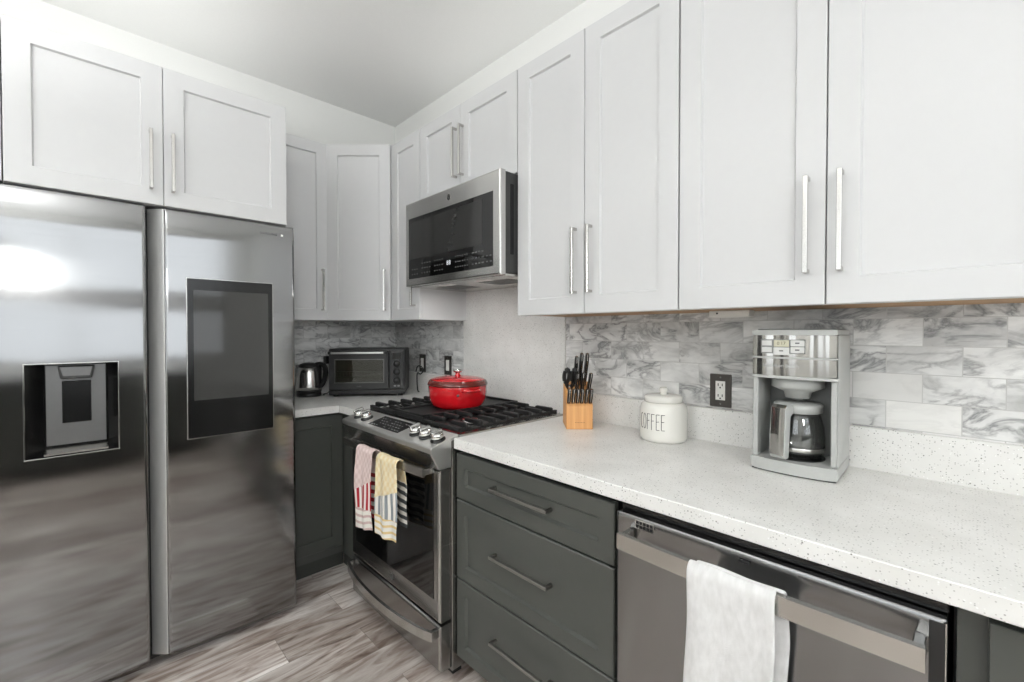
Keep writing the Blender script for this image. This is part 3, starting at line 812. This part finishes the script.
    MB().box(dx1 - .0115, dx1 - .001, -.7048, -.7005, z0 + .006, z1 - .006, .0015).build('edge_trim', 'nickel', dr)
    pts = [(dx0 + .012 + (dx1 - dx0 - .024) * i/20, -.728 - .048 * (1 - ((i - 10)/10) ** 2) ** .8, .194) for i in range(21)]
    h = MB(); h.tube(pts, 0, flat=(.012, .034))
    h.build('handle', 'steel', dr)
    for s, xx in ((1, pts[0][0]), (-1, pts[-1][0])): MB().box(xx, xx + s * .018, -.728, -.7046, .178, .210, .002).build('handle_bracket', 'steel_dark', dr)
    MB().box(x0 + .02, x1 - .02, -.64, -.60, .012, .050).build('toe_kick', 'gap', t)
gas_range()

# ------------------------------------------------------------------ dishwasher
def dishwasher():
    x0, x1, z0, z1 = 2.284, 2.886, .112, .853
    t = thing('dishwasher', 'stainless dishwasher with a wide bar handle under the worktop', 'dishwasher', ((x0+x1)/2, -.33, 0))
    MB().box(x0 + .006, x1 - .004, -.610, -.02, .02, .8745).build('body', 'gap', t)
    MB().box(x0 + .004, x1 - .002, -.640, -.6105, .8535, .8745, .002).build('control_strip', 'black_gloss', t)
    MB().box(x0 + .01, x1 - .01, -.565, -.54, 0, .105).build('toe_kick', 'black_plastic', t)
    # steel door, with a shallow scooped pocket behind the bar
    xs = [x0 + .002, x0 + .006] + [x0 + .012 + (x1 - x0 - .026) * i/14 for i in range(15)] + [x1 - .008, x1 - .004]
    zs = [z0, z0 + .004, z0 + .05, .30, .5, .68, .748, .762, .775, .79, .805, .82, .832, .842, z1 - .003, z1]
    mb = MB(); V = {}
    def Y(x, z):
        y = -.662
        s = min(1, max(0, (x - (x0 + .02))/.03), max(0, (x1 - .035 - x)/.03)); s = max(0, s)
        if .762 < z < .842: y += .012 * math.sin((z - .762)/.08 * PI) * s
        e = min(x - xs[0], xs[-1] - x, z - z0, z1 - z)
        if e < .004: y += .003 * (1 - e/.004)
        return y
    for i, x in enumerate(xs):
        for j, z in enumerate(zs): V[i, j] = mb.v((x, Y(x, z), z))
    n, m = len(xs) - 1, len(zs) - 1
    for i in range(n):
        for j in range(m): mb.f([V[i, j], V[i+1, j], V[i+1, j+1], V[i, j+1]], True)
    loop = [(i, 0) for i in range(n)] + [(n, j) for j in range(m)] + [(i, m) for i in range(n, 0, -1)] + [(0, j) for j in range(m, 0, -1)]
    back = [mb.v((xs[i], -.6105, zs[j])) for i, j in loop]; K = len(loop)
    for k in range(K): mb.f([V[loop[k]], V[loop[(k+1) % K]], back[(k+1) % K], back[k]])
    mb.f(back)
    d = mb.build('door', 'steel_dw', t)
    MB().box(x1 - .024, x1 - .0055, -.6638, -.6622, z0 + .01, z1 - .006).build('edge_band', 'black_plastic', d)
    MB().box(x1 - .0052, x1 - .0036, -.6640, -.640, z0 + .01, z1 - .004).build('edge_trim', 'nickel', d)
    ha, hb = x0 + .034, x1 - .026
    h = MB(); pts = [(ha + (hb - ha) * i/14, -.706 - .008 * (1 - ((i - 7)/7) ** 2), .8035) for i in range(15)]
    h.tube(pts, 0, flat=(.013, .037)); h = h.build('handle', 'nickel', d)
    for s, p in ((1, pts[0]), (-1, pts[-1])): MB().box(p[0], p[0] + s * .016, -.706, -.658, .789, .818, .002).build('handle_bracket', 'steel', d)
    v = MB(); v.box(2.338, 2.388, -.6638, -.6615, .826, .8475, .0006); v.build('vent', 'nickel', d)
    v = MB()
    for i in range(5):
        for j in range(2): v.box(2.3415 + i * .0092, 2.3485 + i * .0092, -.6642, -.6639, .8290 + j * .0095, .8360 + j * .0095)
    v.build('vent_slots', 'gap', d)
    b = MB(); b.box(2.576, 2.598, -.6630, -.6621, .8325, .8385, .0002); b.build('badge', 'black_plastic', d)
dishwasher()

# ------------------------------------------------------------------ dutch oven
def dutch_oven():
    c = (1.190, -.336, .9465)
    t = thing('dutch_oven', 'round red enamel dutch oven with its lid on, on the range', 'pot', c)
    MB().lathe([(.098, 0), (.112, .004), (.126, .016), (.135, .040), (.139, .070), (.140, .098), (.141, .105), (.137, .106)], c, 56).build('body', 'red', t)
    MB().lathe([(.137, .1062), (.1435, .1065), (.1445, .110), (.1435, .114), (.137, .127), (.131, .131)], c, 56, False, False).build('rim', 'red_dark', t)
    l = MB().lathe([(.1308, .1312), (.126, .1335), (.118, .1365), (.108, .139), (.075, .1445), (.03, .1475), (.0005, .148)], c, 56).build('lid', 'red', t)
    MB().lathe([(.017, .1472), (.012, .152), (.0105, .158), (.0125, .163)], c, 24).build('knob_stem', 'red', l)
    MB().lathe([(.0125, .1632), (.021, .167), (.0235, .173), (.022, .178), (.0005, .1815)], c, 28).build('knob', 'steel', l)
    # two loop handles at the sides (along x+y so that they sit left-back and right-front)
    for s in (-1, 1):
        ax = Vector((.98, -.19, 0)).normalized() * s; tx = Vector((-ax.y, ax.x, 0)); cc = Vector(c)
        pts = []
        for k in range(11):
            a = -1 + 2 * k / 10
            pts.append(tuple(cc + ax * (.1365 + .022 * (1 - abs(a) ** 2.4)) + tx * (.046 * a) + Vector((0, 0, .090))))
        MB().tube(pts, .0065, 10).build('handle', 'red', t)
    e = Vector((.80, -.60, 0)) * .1392
    MB(Matrix.Translation(Vector(c) + e + Vector((0, 0, .070))) @ Matrix.Rotation(math.atan2(.80, .60), 4, 'Z')).lathe([(.006, .001), (.006, -.0014), (.0005, -.002)], n=16, axis='y').build('emblem', 'badge', t)
dutch_oven()

# ------------------------------------------------------------------ cloths
def towel(name, label, mat, x0, x1, hy, hz, yr, front, back, shift_b, seed, r=.011, thick=.003, wav=.004, group=None, backname='back_fold', slant=0.0, slant_b=0.0, cat='towel', flare=0.0, wtop=1.0):
    """cloth over a bar running along x at (hy, hz): front drop and back drop"""
    rz = random.Random(seed)
    t = thing(name, label, cat, ((x0+x1)/2, hy, hz - front), 0, group)
    ph = [rz.uniform(0, 6.28) for _ in range(6)]
    def sheet(xa, xb, side):
        mb = MB(); nu, nv = 22, 40; V = {}; uvl = {}
        for i in range(nu + 1):
            s = i / nu
            for j in range(nv + 1):
                q = j / nv
                drop = (front - slant * s) if side > 0 else (back - slant_b * s)
                arc = r * PI / 2
                d = q * (arc + drop)
                if d < arc:
                    a = d / r; y = -side * r * math.sin(a); z = r * math.cos(a)
                else:
                    y = -side * r; z = -(d - arc)
                f = min(1, max(0, (d - arc * .6)/.10))
                x = xa + (xb - xa) * s
                mid = (xa + xb)/2
                x = mid + (x - mid) * (wtop + (1 - wtop) * f + flare * f * q)
                w = wav * f * (math.sin(s * 7.5 + ph[0] + q * 1.2) + .6 * math.sin(s * 14 + ph[1] - q * 2) + .35 * math.sin(q * 11 + ph[2] + s * 3))
                x += .004 * f * math.sin(q * 6 + ph[3])
                y += -(w if side > 0 else -w) - side * wav * f * 1.2
                z += .0012 * math.sin(s * 9 + ph[4])
                V[i, j] = mb.v((x, hy + y, hz + z)); uvl[V[i, j]] = (s + (2.0 if side < 0 else 0), 1 - q)
        for i in range(nu):
            for j in range(nv): mb.f([V[i, j], V[i+1, j], V[i+1, j+1], V[i, j+1]], True)
        L = mb.bm.loops.layers.uv.new('UVMap')
        bmesh.ops.recalc_face_normals(mb.bm, faces=mb.bm.faces[:])
        for f in mb.bm.faces:
            for lp in f.loops: lp[L].uv = uvl[lp.vert]
        return mb
    f = sheet(x0, x1, 1).build('front_drop', mat, t, False)
    b = sheet(x0 + shift_b, x1 + shift_b, -1).build(backname, mat, t, False)
    for o in (f, b):
        m = o.modifiers.new('thickness', 'SOLIDIFY'); m.thickness = thick; m.offset = 0
        m = o.modifiers.new('smooth', 'SUBSURF'); m.levels = 1; m.render_levels = 1
    return t
towel('kitchen_towel', 'pink kitchen towel with red stripes hung on the oven door handle', 'towel_red', 1.052, 1.206, -.7655, .7985, 0, .342, .29, .012, 4, r=.0175, wav=.0045, slant=.030, flare=-.04, wtop=.95, group='towels on the oven door handle')
towel('kitchen_towel', 'yellow kitchen towel with grey stripes hung on the oven door handle', 'towel_yellow', 1.238, 1.402, -.7665, .7985, 0, .312, .25, .002, 9, r=.0175, wav=.0045, slant=.02, flare=.10, wtop=.95, group='towels on the oven door handle')
towel('hand_towel', 'white terry towel hung over the dishwasher handle', 'terry', 2.497, 2.661, -.7125, .809, 0, .40, .36, .012, 2, r=.0175, thick=.007, wav=.0035)

# ------------------------------------------------------------------ kettle
def kettle():
    c = (.105, -.648, TOPZ + .0002)
    t = thing('electric_kettle', 'steel and black electric kettle on the corner worktop beside the fridge', 'kettle', c, math.radians(42))
    T = MW[t.name]   # local +x is the handle side
    MB(T).lathe([(.066, 0), (.070, .004), (.070, .020), (.064, .024)], n=36).build('base', 'black_plastic', t)
    MB(T).lathe([(.070, .0245), (.0715, .034), (.0715, .038)], n=36).build('foot_ring', 'black_plastic', t)
    MB(T).lathe([(.0710, .0382), (.0712, .060), (.068, .110), (.062, .150), (.056, .178)], n=40).build('body', 'steel', t)
    MB(T).lathe([(.0565, .1782), (.057, .188), (.050, .196), (.030, .203), (.0005, .206)], n=36).build('lid', 'black_plastic', t)
    s = MB(T)
    s.ring_loft([[(-.046, -.022, .150), (-.046, .022, .150), (-.052, .026, .190), (-.052, -.026, .190)],
                 [(-.064, -.006, .162), (-.064, .006, .162), (-.084, .008, .192), (-.084, -.008, .192)]], True, True, True)
    s.build('spout', 'steel', t)
    h = MB(T)
    pts = [(.048, 0, .196), (.070, 0, .201), (.092, 0, .194), (.104, 0, .172), (.106, 0, .140), (.100, 0, .105), (.088, 0, .075), (.074, 0, .058)]
    h.tube(pts, 0, flat=(.024, .018)); h.build('handle', 'black_plastic', t)
    MB(T).prism([(.055, .05), (.0735, .05), (.0735, .190), (.052, .190)], -.015, .015, 'y').build('handle_root', 'black_plastic', t)
    MB(T).prism([(-.006, .062), (.006, .062), (.010, .10), (.007, .145), (-.007, .145), (-.010, .10)], -.0712, -.058, 'y', .001).build('water_gauge', 'dark_grey_plastic', t)
kettle()

# ------------------------------------------------------------------ toaster oven
def toaster_oven():
    c = (.375, -.403, TOPZ + .0002)
    t = thing('toaster_oven', 'black toaster oven set across the corner of the worktop', 'toaster oven', c, math.radians(54))
    T = MW[t.name]; w, dp, h = .452, .255, .290
    # local: x across, front at y = 0, depth towards +y
    MB(T).box(-w/2, w/2, .012, dp, .018, h, .010, 3).build('body', 'charcoal', t)
    for x in (-w/2 + .035, w/2 - .035):
        for y in (.04, dp - .04): MB(T).lathe([(.014, 0), (.014, .006), (.011, .0185)], (x, y, 0), 14).build('foot', 'black_plastic', t)
    MB(T).box(-w/2 + .004, w/2 - .004, -.004, .0118, .014, .040, .003, 2).build('crumb_tray', 'black_plastic', t)
    # door
    xa, xb, za, zb = -w/2 + .006, w/2 - .098, .044, h - .010
    wx0, wx1, wz0, wz1 = xa + .038, xb - .032, za + .045, zb - .058
    d = MB(T)
    o = lambda i, y: [(xa + i, y, za + i), (xb - i, y, za + i), (xb - i, y, zb - i), (xa + i, y, zb - i)]
    g = lambda y: [(wx0, y, wz0), (wx1, y, wz0), (wx1, y, wz1), (wx0, y, wz1)]
    R = d.ring_loft([g(.011), o(0, .011), o(0, -.006), o(.004, -.010), g(-.010), g(.011)], False, False, False)
    d = d.build('door', 'charcoal', t)
    fr = MB(T)
    e = .006
    for a in ((wx0 - e, wx1 + e, wz0 - e, wz0), (wx0 - e, wx1 + e, wz1, wz1 + e), (wx0 - e, wx0, wz0, wz1), (wx1, wx1 + e, wz0, wz1)):
        fr.box(a[0], a[1], -.0118, -.0101, a[2], a[3], .0005)
    fr.build('window_frame', 'nickel_dark', d)
    MB(T).box(wx0 + .0005, wx1 - .0005, -.004, -.002, wz0 + .0005, wz1 - .0005).build('window', 'oven_glass', d)
    MB(T).box(wx0 - .02, wx1 + .02, .0115, .0122, wz0 - .015, wz1 + .015).build('cavity', 'cavity', d)
    rk = MB(T)
    for k in range(2):
        zz = wz0 + .035 + .028 * k; rk.tube([(wx0 + .004, .004, zz), (wx1 - .004, .004, zz)], .0018, 6)
    for k in range(16):
        xx = wx0 + .008 + (wx1 - wx0 - .016) * k/15; rk.box(xx - .0006, xx + .0006, .0035, .0045, wz0 + .035, wz0 + .063)
    rk.build('rack', 'nickel_dark', d)
    hh = MB(T); hz = zb - .014
    hh.box(xa + .012, xb - .020, -.040, -.028, hz - .006, hz + .006, .003, 2); hh.build('handle', 'alu', d)
    for xx in (xa + .010, xb - .020): MB(T).box(xx - .008, xx + .010, -.041, -.0095, hz - .009, hz + .009, .003, 2).build('handle_bracket', 'black_plastic', d)
    text_mb('oster', .014, T @ face_T(((xa + xb)/2, -.0102, za + .020), (1, 0, 0), (0, -1, 0)), .0004).build('lettering', 'mark_dim', d, False)
    # controls
    MB(T).box(xb + .004, w/2 - .008, -.004, .0118, .044, h - .012, .003, 2).build('control_panel', 'black_plastic', t)
    kx = (xb + w/2 - .004)/2
    for kz in (h - .045, h - .092, h - .142, h - .195):
        if kz > h - .05: MB(T).box(kx - .026, kx + .026, -.0048, -.0041, kz - .018, kz + .020).build('display', 'black_gloss', t)
        else:
            MB(T).lathe([(.021, -.0042), (.020, -.012), (.0185, -.022), (.0005, -.023)], (kx, 0, kz), 24, axis='y').build('knob', 'black_plastic', t)
            rr = MB(T); rr.lathe([(.0245, -.0042), (.0245, -.0056), (.0225, -.0058), (.0225, -.0042)], (kx, 0, kz), 28, False, False, 'y'); rr.build('dial_ring', 'mark_dim', t)
    mk = MB(T)
    for i in range(2): mk.box(kx - .018 + i * .022, kx - .004 + i * .022, -.0050, -.0041, .058, .068, .0008)
    mk.build('button', 'mark', t)
    # power cord looping down the right side
M['charcoal'] = plain('charcoal_enamel', rgb(40, 40, 40), .4, var=.04, nscale=150)
M['nickel_dark'] = plain('dull_dark_metal', rgb(112, 112, 110), .35, metal=1, var=.02, bump=0)
M['cavity'] = plain('oven_cavity', rgb(62, 61, 52), .5, var=.1, nscale=20, bump=0)
toaster_oven()
def cord(label, pts, r=.0032, mat='black_plastic'):
    P = [Vector(p) for p in pts]; out = []
    for i in range(len(P) - 1):
        p0, p1, p2, p3 = P[max(i-1, 0)], P[i], P[i+1], P[min(i+2, len(P)-1)]
        for k in range(8):
            u = k/8
            out.append(.5 * ((2*p1) + (-p0 + p2)*u + (2*p0 - 5*p1 + 4*p2 - p3)*u*u + (-p0 + 3*p1 - 3*p2 + p3)*u**3))
    out.append(P[-1])
    t = thing('power_cord', label, 'cord', tuple(P[0]))
    MB().tube([tuple(p) for p in out], r, 8).build('cable', mat, t)
    return t
c = cord('thin black cord looping on the worktop between the kettle and the toaster oven', [(.020, -.500, 1.125), (.045, -.500, 1.12), (.055, -.50, 1.05), (.055, -.50, .95), (.075, -.52, .9195), (.11, -.56, .9185), (.15, -.575, .9185)], .0035)
MB().box(.009, .034, -.525, -.475, 1.10, 1.15, .005, 2).build('plug', 'black_plastic', c)
c = cord('black cord looped at the right side of the toaster oven', [(.425, -.095, 1.05), (.44, -.09, 1.085), (.465, -.075, 1.08), (.47, -.07, 1.055), (.455, -.08, 1.035), (.435, -.09, 1.04), (.43, -.09, .99), (.43, -.085, .93), (.42, -.07, .9185)], .004)

# ------------------------------------------------------------------ switch plates and outlet
def plate(x, kind, label, cat, z=1.098, y=-.0082):
    t = thing('light_switch' if kind == 's' else 'wall_outlet', label, cat, (x, y, z))
    MB().box(x - .037, x + .037, y - .005, y, z - .0585, z + .0585, .0025, 2).build('plate', 'bronze_plate', t)
    if kind == 's':
        MB().box(x - .0165, x + .0165, y - .0062, y - .0051, z - .0335, z + .0335, .0006).build('insert', 'white_plastic', t)
        MB().prism([(y - .0063, z - .030), (y - .0095, z - .028), (y - .0068, z), (y - .0085, z + .028), (y - .0063, z + .030)], x - .0140, x + .0140, 'x').build('rocker', 'white_plastic', t)
    else:
        MB().box(x - .0165, x + .0165, y - .0065, y - .0051, z - .0335, z + .0335, .0006).build('insert', 'white_plastic', t)
        m = MB()
        for dz in (-.019, .019):
            m.box(x - .0085, x - .0055, y - .0068, y - .0066, dz + z - .003, dz + z + .006); m.box(x + .0055, x + .0085, y - .0068, y - .0066, dz + z - .003, dz + z + .006)
            m.lathe([(.0028, -.0068), (.0028, -.0066)], (x, y, dz + z - .0085), 10, axis='y')
        m.build('slots', 'gap', t)
    m = MB()
    for dz in (-.0465, .0465): m.lathe([(.0032, -.0052), (.0030, -.0058), (.0005, -.006)], (x, y, z + dz), 12, axis='y')
    m.build('screws', 'badge', t)
plate(.372, 's', 'dark switch plate with a white rocker on the tile beside the toaster oven', 'light switch')
plate(.658, 's', 'dark switch plate with a white rocker on the tile left of the red pot lid', 'light switch')
plate(2.293, 'o', 'dark outlet plate with a white double socket between the canister and the coffee maker', 'outlet')

# ------------------------------------------------------------------ knife block and knives
def knife_block():
    ang = PI/4
    fl, fr = Vector((1.782, -.240)), Vector((1.857, -.166))
    mid = (fl + fr)/2
    t = thing('knife_block', 'light bamboo knife block at the left end of the long worktop', 'knife block', (mid.x, mid.y, TOPZ + .0002), ang)
    T = MW[t.name]; w = .106
    # side outline (y into the block, z up)
    prof = [(0, 0), (0, .094), (.004, .098), (.118, .180), (.132, .170), (.140, 0)]
    MB(T).prism(prof, -w/2, w/2, 'x', .0015).build('body', 'bamboo', t)
    m = MB(T)
    for i in range(7): m.box(-.018 + i*.006, -.0145 + i*.006, -.0006, .0001, .026, .0285)
    m.build('stamp', 'bamboo_mark', t)
    d = Vector((0, -.58, .82)).normalized()         # handles lean towards the viewer
    along = Vector((0, .114, .082)).normalized()
    def knife(label, x, s, L, wd, group, mat='black_plastic', tilt=0.0):
        base = Vector((x, .004, .098)) + along * s
        o = thing('kitchen_knife', label, 'knife', tuple(T @ base), ang, group)
        dd = (d + Vector((tilt, 0, 0))).normalized()
        n = dd.cross(Vector((1, 0, 0))).normalized(); sx = n.cross(dd).normalized()
        Rm = Matrix((sx, n, dd)).transposed().to_4x4()
        K = T @ Matrix.Translation(base) @ Rm
        hw = wd/2
        h = MB(K)
        prof = [(-hw*.75, .004), (hw*.75, .004), (hw*.95, L*.25), (hw*.8, L*.55), (hw, L*.85), (hw*.6, L), (-hw*.5, L*1.02), (-hw*1.15, L*.86), (-hw*.8, L*.5), (-hw, L*.2)]
        h.prism(prof, -.0066, .0066, 'x', .002, 2); h.build('handle', mat, o)
        MB(K).prism([(a * 1.07, .004 + (b - .004) * 1.012) for a, b in prof], -.0011, .0011, 'x').build('tang', 'nickel', o)
        MB(K).box(-.0045, .0045, -hw*.72, hw*.72, -.003, .0042).build('bolster', 'nickel', o)
        r = MB(K)
        for q in (.3, .55, .8): r.lathe([(.0022, -.0062), (.0022, .0062)], (0, 0, L*q), 8, axis='x')
        r.box(-.0062, .0062, -.0012, .0012, L*.99, L*1.012); r.build('rivets', 'nickel', o)
    steak = ['leftmost', 'second from the left', 'third from the left', 'fourth from the left', 'fifth from the left', 'rightmost']
    for i in range(6):
        knife('black-handled steak knife in the front row of the knife block, %s' % steak[i], -.043 + i * .0172, .010, .074, .017, 'steak knives in the front row of the block')
    top = [(-.010, .118, .150, .026, 'black-handled long knife in the back row of the block, next to the scissors'),
           (.010, .122, .162, .028, 'black-handled long knife in the back row of the block, middle of the three'),
           (.032, .120, .163, .028, 'black-handled long knife in the back row of the block, rightmost and tallest')]
    for x, s, L, wd, lb in top: knife(lb, x, s, L, wd, 'long knives in the back row of the block')
    for x, s, L, lb in ((-.006, .072, .100, 'middle-row black-handled knife below the tall knives, left one'), (.016, .072, .104, 'middle-row black-handled knife below the tall knives, centre one'), (.042, .070, .104, 'middle-row black-handled knife at the right edge of the block')):
        knife(lb, x, s, L, .020, 'knives in the middle row of the block', tilt=.04 if x > .03 else 0)
    # scissors
    base = Vector((-.034, .004, .098)) + along * .085
    o = thing('kitchen_scissors', 'black-handled kitchen scissors at the left of the knife block', 'scissors', tuple(T @ base), ang)
    n = d.cross(Vector((1, 0, 0))).normalized(); sx = n.cross(d).normalized()
    K = T @ Matrix.Translation(base) @ Matrix((sx, n, d)).transposed().to_4x4()
    MB(K).box(-.010, .010, -.003, .003, -.003, .016, .001).build('blades', 'nickel', o)
    for sgn in (-1, 1):
        pts = [(sgn*.004, 0, .014), (sgn*.012, 0, .030)]
        for k in range(15):
            a = -PI/2 + 2*PI*k/14
            pts.append((sgn * (.015 + .010 * math.cos(a)), 0, .078 + .036 * math.sin(a)))
        MB(K).tube(pts, .0085, 8).build('handle', 'black_plastic', o)
    MB(K).lathe([(.005, -.008), (.005, .008)], (0, 0, .020), 12, axis='y').build('pivot_screw', 'nickel', o)
M['bamboo_mark'] = plain('burnt_stamp', rgb(150, 100, 62), .6, bump=0)
knife_block()

# ------------------------------------------------------------------ coffee canister
def canister():
    c = (2.130, -.112, TOPZ + .0002); R = .083
    t = thing('coffee_canister', 'white ceramic canister lettered COFFEE beside the knife block', 'canister', c)
    MB().lathe([(.074, 0), (.080, .004), (R, .014), (R, .050), (R, .100), (.0815, .118), (.077, .130), (.071, .136), (.066, .138)], c, 56).build('body', 'ceramic', t)
    l = MB().lathe([(.064, .1382), (.0665, .141), (.067, .156), (.064, .160), (.052, .163), (.0005, .164)], c, 48).build('lid', 'ceramic', t)
    MB().lathe([(.012, .1635), (.011, .170), (.0145, .178), (.015, .184), (.011, .189), (.0005, .190)], c, 24).build('lid_knob', 'ceramic', l)
    # tall thin hand-lettered COFFEE, wrapped round the body, facing the lamp side of the camera
    h = .054; z0 = .047; lw = .0125
    strokes = {'C': [[(1, .93), (.7, 1), (.35, .96), (.08, .75), (0, .5), (.08, .25), (.35, .04), (.7, 0), (1, .07)]],
               'O': [[(.5 + .5*math.sin(k*PI/8), .5 + .5*math.cos(k*PI/8)) for k in range(17)]],
               'F': [[(.95, 1), (.1, 1)], [(.1, 1), (.1, -.02)], [(.1, .56), (.8, .58)]],
               'E': [[(1, 1), (.1, 1), (.1, 0), (1, 0)], [(.1, .53), (.85, .55)]]}
    m = MB(); face = math.atan2(-1.626 + .112, 2.901 - 2.130) - math.radians(31)
    n = len('COFFEE'); step = lw + .0048
    for i, ch in enumerate('COFFEE'):
        for st in strokes[ch]:
            pts = []
            for a, b in zip(st, st[1:] + [None]):
                if b is None: pts.append(a); break
                for q in range(4): pts.append((a[0] + (b[0]-a[0])*q/4, a[1] + (b[1]-a[1])*q/4))
            P = []
            for sx, sz in pts:
                arc = (i - (n - 1)/2) * step + (sx - .5) * lw; th = face + arc / R
                P.append((c[0] + (R + .0002) * math.cos(th), c[1] + (R + .0002) * math.sin(th), c[2] + z0 + sz * h))
            m.tube(P, .0011, 6)
    m.build('lettering', 'ink', t)
canister()

# ------------------------------------------------------------------ coffee maker and carafe
def coffee_maker():
    c = (2.563, -.045, TOPZ + .0002)
    t = thing('coffee_maker', 'grey and steel drip coffee maker on the worktop, right of the outlet', 'coffee maker', c, math.radians(1.5))
    T = MW[t.name]; w = .198; D = .195; Ht = .396
    # local: back at y = 0, front at y = -D
    def slab_outline(hw, y0, yf, bow, n=10):
        return [(-hw, y0), ] + [(-hw + 2*hw*k/n, yf - bow * (1 - (2*k/n - 1) ** 2)) for k in range(n + 1)] + [(hw, y0)]
    MB(T).prism(slab_outline(w/2 + .004, 0, -D - .004, .014), .004, .036, 'z', .004, 2).build('base', 'grey_plastic', t)
    MB(T).prism(slab_outline(w/2, -.004, -D, .012), 0, .0038, 'z').build('foot_pad', 'black_plastic', t)
    MB(T).box(-w/2, w/2, -.058, 0, .0365, .262, .003).build('tower', 'mid_plastic', t)
    for s in (-1, 1):
        a, b = sorted((s * w/2, s * (w/2 - .013)))
        MB(T).box(a, b, -D + .006, -.0585, .0365, .262, .002).build('side_panel', 'grey_plastic', t)
    # brewing head: steel band, slim grey divider, cap
    def band(z0, z1, mat, name, grow=0.0):
        out = slab_outline(w/2 + grow, -.0015, -D - grow, .010)
        return MB(T).prism(out, z0, z1, 'z', .0015).build(name, mat, t)
    MB(T).box(-w/2 - .0005, w/2 + .0005, -.0012, .001, .2625, Ht - .012).build('rear_cover', 'grey_plastic', t)
    band(.2625, .270, 'grey_plastic', 'head_rim', .002)
    band(.2705, .317, 'steel_band', 'steel_band')
    band(.3175, .322, 'grey_plastic', 'divider', .001)
    band(.3225, .382, 'steel_band', 'steel_band')
    band(.3825, Ht, 'grey_plastic', 'top_lid', .001)
    MB(T).box(w/2 + .0006, w/2 + .003, -D + .008, -.002, .0365, .3822, .001).build('side_cover', 'grey_plastic', t)
    MB(T).box(-.090, .090, -.180, -.010, Ht + .0002, Ht + .004, .001).build('lid_panel', 'mid_plastic', t)
    # control cluster on the upper band
    def Yf(x): return -D - .010 * (1 - (2 * (x + w/2)/w - 1) ** 2)
    def pad(name, x0, x1, z0, z1, mat, th=.003, bev=.0015):
        y = min(Yf(x0), Yf(x1), Yf((x0+x1)/2)); yb = max(Yf(x0), Yf(x1))
        return MB(T).box(x0, x1, y - th, yb + .002, z0, z1, bev, 2).build(name, mat, t)
    pad('control_panel', -.0755, .0315, .3315, .3705, 'mid_plastic', .0012)
    pad('display', -.0425, -.0065, .3505, .3685, 'display_pale', .0022, .0004)
    pad('button', -.0735, -.0465, .352, .3685, 'button_white'); pad('button', -.0735, -.0465, .3335, .350, 'button_white')
    pad('button', -.0025, .0295, .352, .3685, 'button_white'); pad('button', -.0025, .0295, .3335, .350, 'button_white')
    pad('button', -.0435, -.0055, .3275, .3485, 'button_white')
    yy = Yf(-.025) - .0024
    text_mb('0:17', .0125, T @ face_T((-.0245, yy, .3595), (1, 0, 0), (0, -1, 0)), .0004).build('display_digits', 'ink', t, False)
    mk = MB(T)
    for x, z in ((-.060, .359), (-.060, .3405), (.0135, .359), (.0135, .3405), (-.0245, .3375)):
        mk.box(x - .005, x + .005, Yf(x) - .0036, Yf(x) - .001, z, z + .0035)
    mk.build('button_print', 'mark_dim', t)
    text_mb('Hamilton Beach', .0135, T @ face_T((-.026, Yf(-.026) - .0004, .298), (1, 0, 0), (0, -1, 0)), .0006).build('lettering', 'grey_plastic', t, False)
    # filter basket under the head
    b = MB(T).lathe([(.030, .205), (.034, .222), (.056, .232), (.064, .236), (.064, .2622)], (-.002, -.125, 0), 36).build('filter_basket', 'grey_plastic', t)
    MB(T).lathe([(.013, .198), (.013, .2048)], (-.002, -.125, 0), 18).build('drip_valve', 'mid_plastic', b)
    MB(T).lathe([(.066, .0362), (.066, .039), (.060, .0395), (.0005, .0395)], (-.002, -.118, 0), 36).build('heating_plate', 'black_gloss', t)
    # the carafe lifts out
    ck = T @ Vector((-.002, -.118, .0398))
    ca = thing('coffee_carafe', 'empty glass carafe with a chunky steel handle inside the coffee maker', 'carafe', tuple(ck), math.radians(1.5 - 16))
    C = MW[ca.name]
    MB(C).lathe([(.048, 0), (.058, .004), (.0635, .020), (.066, .050), (.063, .085), (.056, .112), (.053, .124), (.0515, .124), (.0545, .112), (.0612, .085), (.064, .050), (.0617, .020), (.056, .0055), (.0005, .004)], n=44, cap1=False).build('glass_body', 'glass', ca)
    MB(C).lathe([(.0645, .020), (.0652, .021), (.0658, .030), (.0652, .031)], n=44, cap0=False, cap1=False).build('band', 'nickel', ca)
    l = MB(C).lathe([(.054, .1242), (.059, .1262), (.060, .146), (.055, .150), (.020, .152), (.0005, .152)], n=40).build('lid', 'grey_plastic', ca)
    g = MB(C)   # chunky handle pointing to the viewer (local -y)
    hp = [(-.058, .148), (-.088, .150), (-.097, .142), (-.102, .070), (-.104, .012), (-.098, .004), (-.082, .006), (-.0805, .066), (-.079, .122), (-.058, .128)]
    g.prism(hp, -.021, .021, 'x', .003, 2); g.build('handle', 'grey_plastic', ca)
    f = MB(C); f.prism([(-.0885, .1515), (-.0985, .143), (-.1035, .070), (-.1055, .014), (-.1035, .014), (-.101, .070), (-.0955, .141), (-.0885, .1495)], -.0180, .0180, 'x', .0005)
    f.build('handle_face', 'steel_band', ca)
    MB(C).box(-.010, .010, -.0825, -.064, .026, .040, .002).build('handle_clamp', 'black_plastic', ca)
M['button_white'] = plain('button_white', rgb(205, 205, 202), .4, bump=0)
M['display_pale'] = plain('pale_lcd', rgb(196, 192, 168), .25, bump=0)
coffee_maker()
